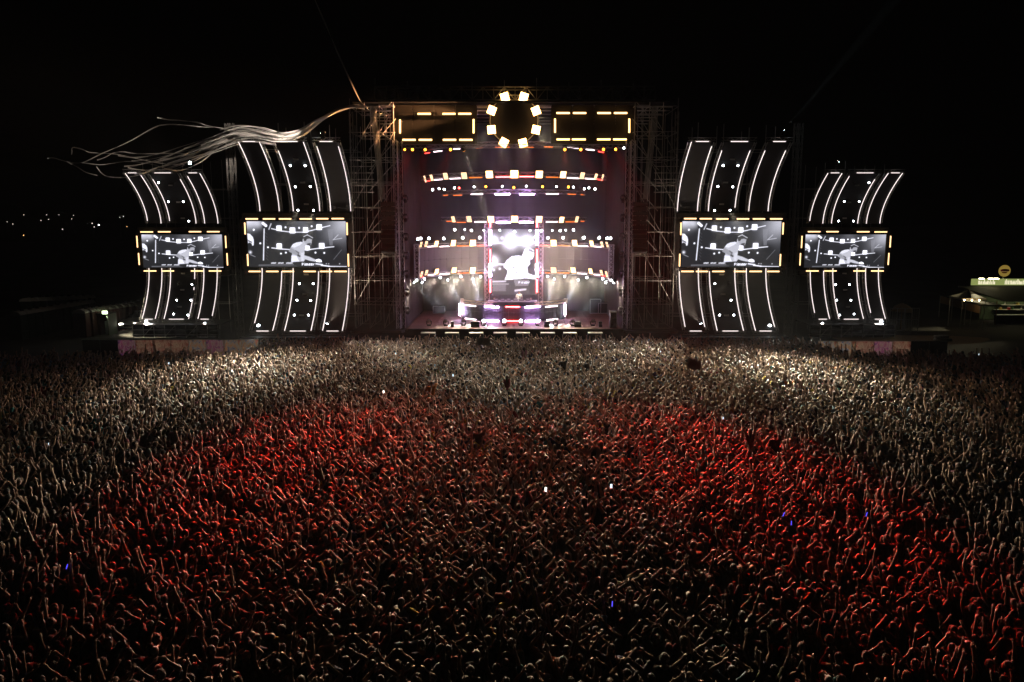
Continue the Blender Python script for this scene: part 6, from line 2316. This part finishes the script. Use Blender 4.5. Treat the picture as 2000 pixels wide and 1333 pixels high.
# ------------------------------------------------------------------ small things above the crowd
M['phone'] = glow("phone_screen", (.75, .88, 1.0), 1.6, 'NONE')
M['phone_w'] = glow("phone_torch", (1.0, .97, .9), 3.5, 'NONE')
M['stick'] = glow("blue_glow_stick", (.10, .08, 1.0), 1.6, 'NONE')
films = [c for c in crowd if c[4] == "film"]
random.shuffle(films)
n = 0
me_ph = MB().bbox((0, 0, 0), (.085, .012, .165), .006).mesh("phone_body")
me_ps = MB().add([(-.038, -.0075, -.075), (.038, -.0075, -.075), (.038, -.0075, .075), (-.038, -.0075, .075)], [(0, 1, 2, 3)]).mesh("phone_screen")
for c in films:
    px, py = proj((c[0], c[1], 1.75))
    if not (60 < px < 1940 and py < 1120):
        continue
    f = Vector((-math.sin(c[2]), math.cos(c[2]), 0))
    p = Vector((c[0], c[1], 0)) + f * .34 * c[3] * PS
    t = thing("phone", "lit phone held up among the crowd by a filming hand", "phone", (p.x, p.y, 1.70 * c[3] * PS), (0, 0, c[2]), "lit phones held up in the crowd")
    put("body", me_ph, M['black'], t)
    put("display", me_ps, M['phone_w' if n % 6 == 0 else 'phone'], t)
    n += 1
    if n >= 22:
        break
# white flag and held-up sheet near the front
p = at_z(1356, 712, 2.6)
t = thing("white_flag", "white cloth flag on a pole above the crowd, food stall side", "flag", (p.x, p.y, 0))
rod("pole", (-.35, 0, 1.7), (-.42, 0, 3.1), .015, M['steel'], t)
fl = MB()
for i in range(9):
    for j in range(7):
        u, v = i / 8, j / 6
        fl.v.append((-.4 + .85 * u, .10 * math.sin(u * 6 + v * 2), 2.98 - .62 * v - .18 * u + .03 * math.sin(u * 9)))
for i in range(8):
    for j in range(6):
        a = i * 7 + j
        fl.f.append((a, a + 1, a + 8, a + 7))
put("cloth", fl.mesh("flag_cloth", True), M['tent'], t)
p = at_z(945, 668, 2.6)
fl = MB()
for i in range(9):
    for j in range(5):
        u, v = i / 8, j / 4
        fl.v.append((-.48 + .96 * u, .06 * math.sin(u * 8 + v * 2), .28 - .56 * v + .05 * math.sin(u * 5)))
for i in range(8):
    for j in range(4):
        a = i * 5 + j
        fl.f.append((a, a + 1, a + 6, a + 5))
ob = put("held_sheet", fl.mesh("held_sheet", True), M['tent'], None, loc=p)
tag(ob, "cream cloth sheet held up in the front rows before the booth", "cloth")
for i, (px, py) in enumerate(((130, 1107), (1195, 1180), (1530, 1005), (1692, 1005), (1545, 1022))):
    p = at_z(px, py, 2.3)
    ob = put("glow_stick", MB().tube([(0, 0, -.07), (.02, 0, .07)], .011, 6).mesh("glow_stick", True), M['stick'], None, loc=p, rot=(0, random.uniform(-.6, .6), 0))
    tag(ob, ("blue glow stick in the dark corner under the streamers", "blue glow stick in the dark centre near the camera", "upper of two close blue glow sticks in the red glow", "blue glow stick at the outer edge of the red glow", "lower of two close blue glow sticks in the red glow")[i], "glow stick", "blue glow sticks in the crowd")

# ------------------------------------------------------------------ haze and stage smoke
sm_ = MB().box((0, 0, 0), (2, 2, 2)).mesh("stage_smoke")
smm, nt, out = new_mat("stage_smoke")
pv = nt.nodes.new("ShaderNodeVolumePrincipled")
pv.inputs["Color"].default_value = (.95, .94, .96, 1)
pv.inputs["Anisotropy"].default_value = 0.0
tc = nt.nodes.new("ShaderNodeTexCoord")
ln = nt.nodes.new("ShaderNodeVectorMath")
ln.operation = 'LENGTH'
mr = nt.nodes.new("ShaderNodeMapRange")
mr.interpolation_type = 'SMOOTHSTEP'
mr.inputs["From Min"].default_value = 0.55
mr.inputs["From Max"].default_value = 0.99
mr.inputs["To Min"].default_value = SMOKE_D
mr.inputs["To Max"].default_value = 0.0
nt.links.new(tc.outputs["Object"], ln.inputs[0])
nt.links.new(ln.outputs["Value"], mr.inputs["Value"])
nt.links.new(mr.outputs["Result"], pv.inputs["Density"])
nt.links.new(pv.outputs[0], out.inputs["Volume"])
sm_.materials.append(smm)
smo = bpy.data.objects.new("stage_smoke", sm_)
COL.objects.link(smo)
smo.location = (0, 79.0, 11.5)
smo.scale = (15.0, 12.0, 14.0)
tag(smo, "thin lit smoke filling the stage opening", None, None, "stuff")
hz = MB().box((0, 470, 34), (1372, 1040, 70)).mesh("haze")
hm, nt, out = new_mat("site_haze")
pv = nt.nodes.new("ShaderNodeVolumePrincipled")
pv.inputs["Color"].default_value = (.95, .95, .96, 1)
pv.inputs["Density"].default_value = HAZE_D
pv.inputs["Anisotropy"].default_value = HAZE_G
nt.links.new(pv.outputs[0], out.inputs["Volume"])
hz.materials.append(hm)
ho = bpy.data.objects.new("haze", hz)
COL.objects.link(ho)
ho["kind"] = "stuff"
ho["label"] = "thin smoky night air over the whole concert ground"
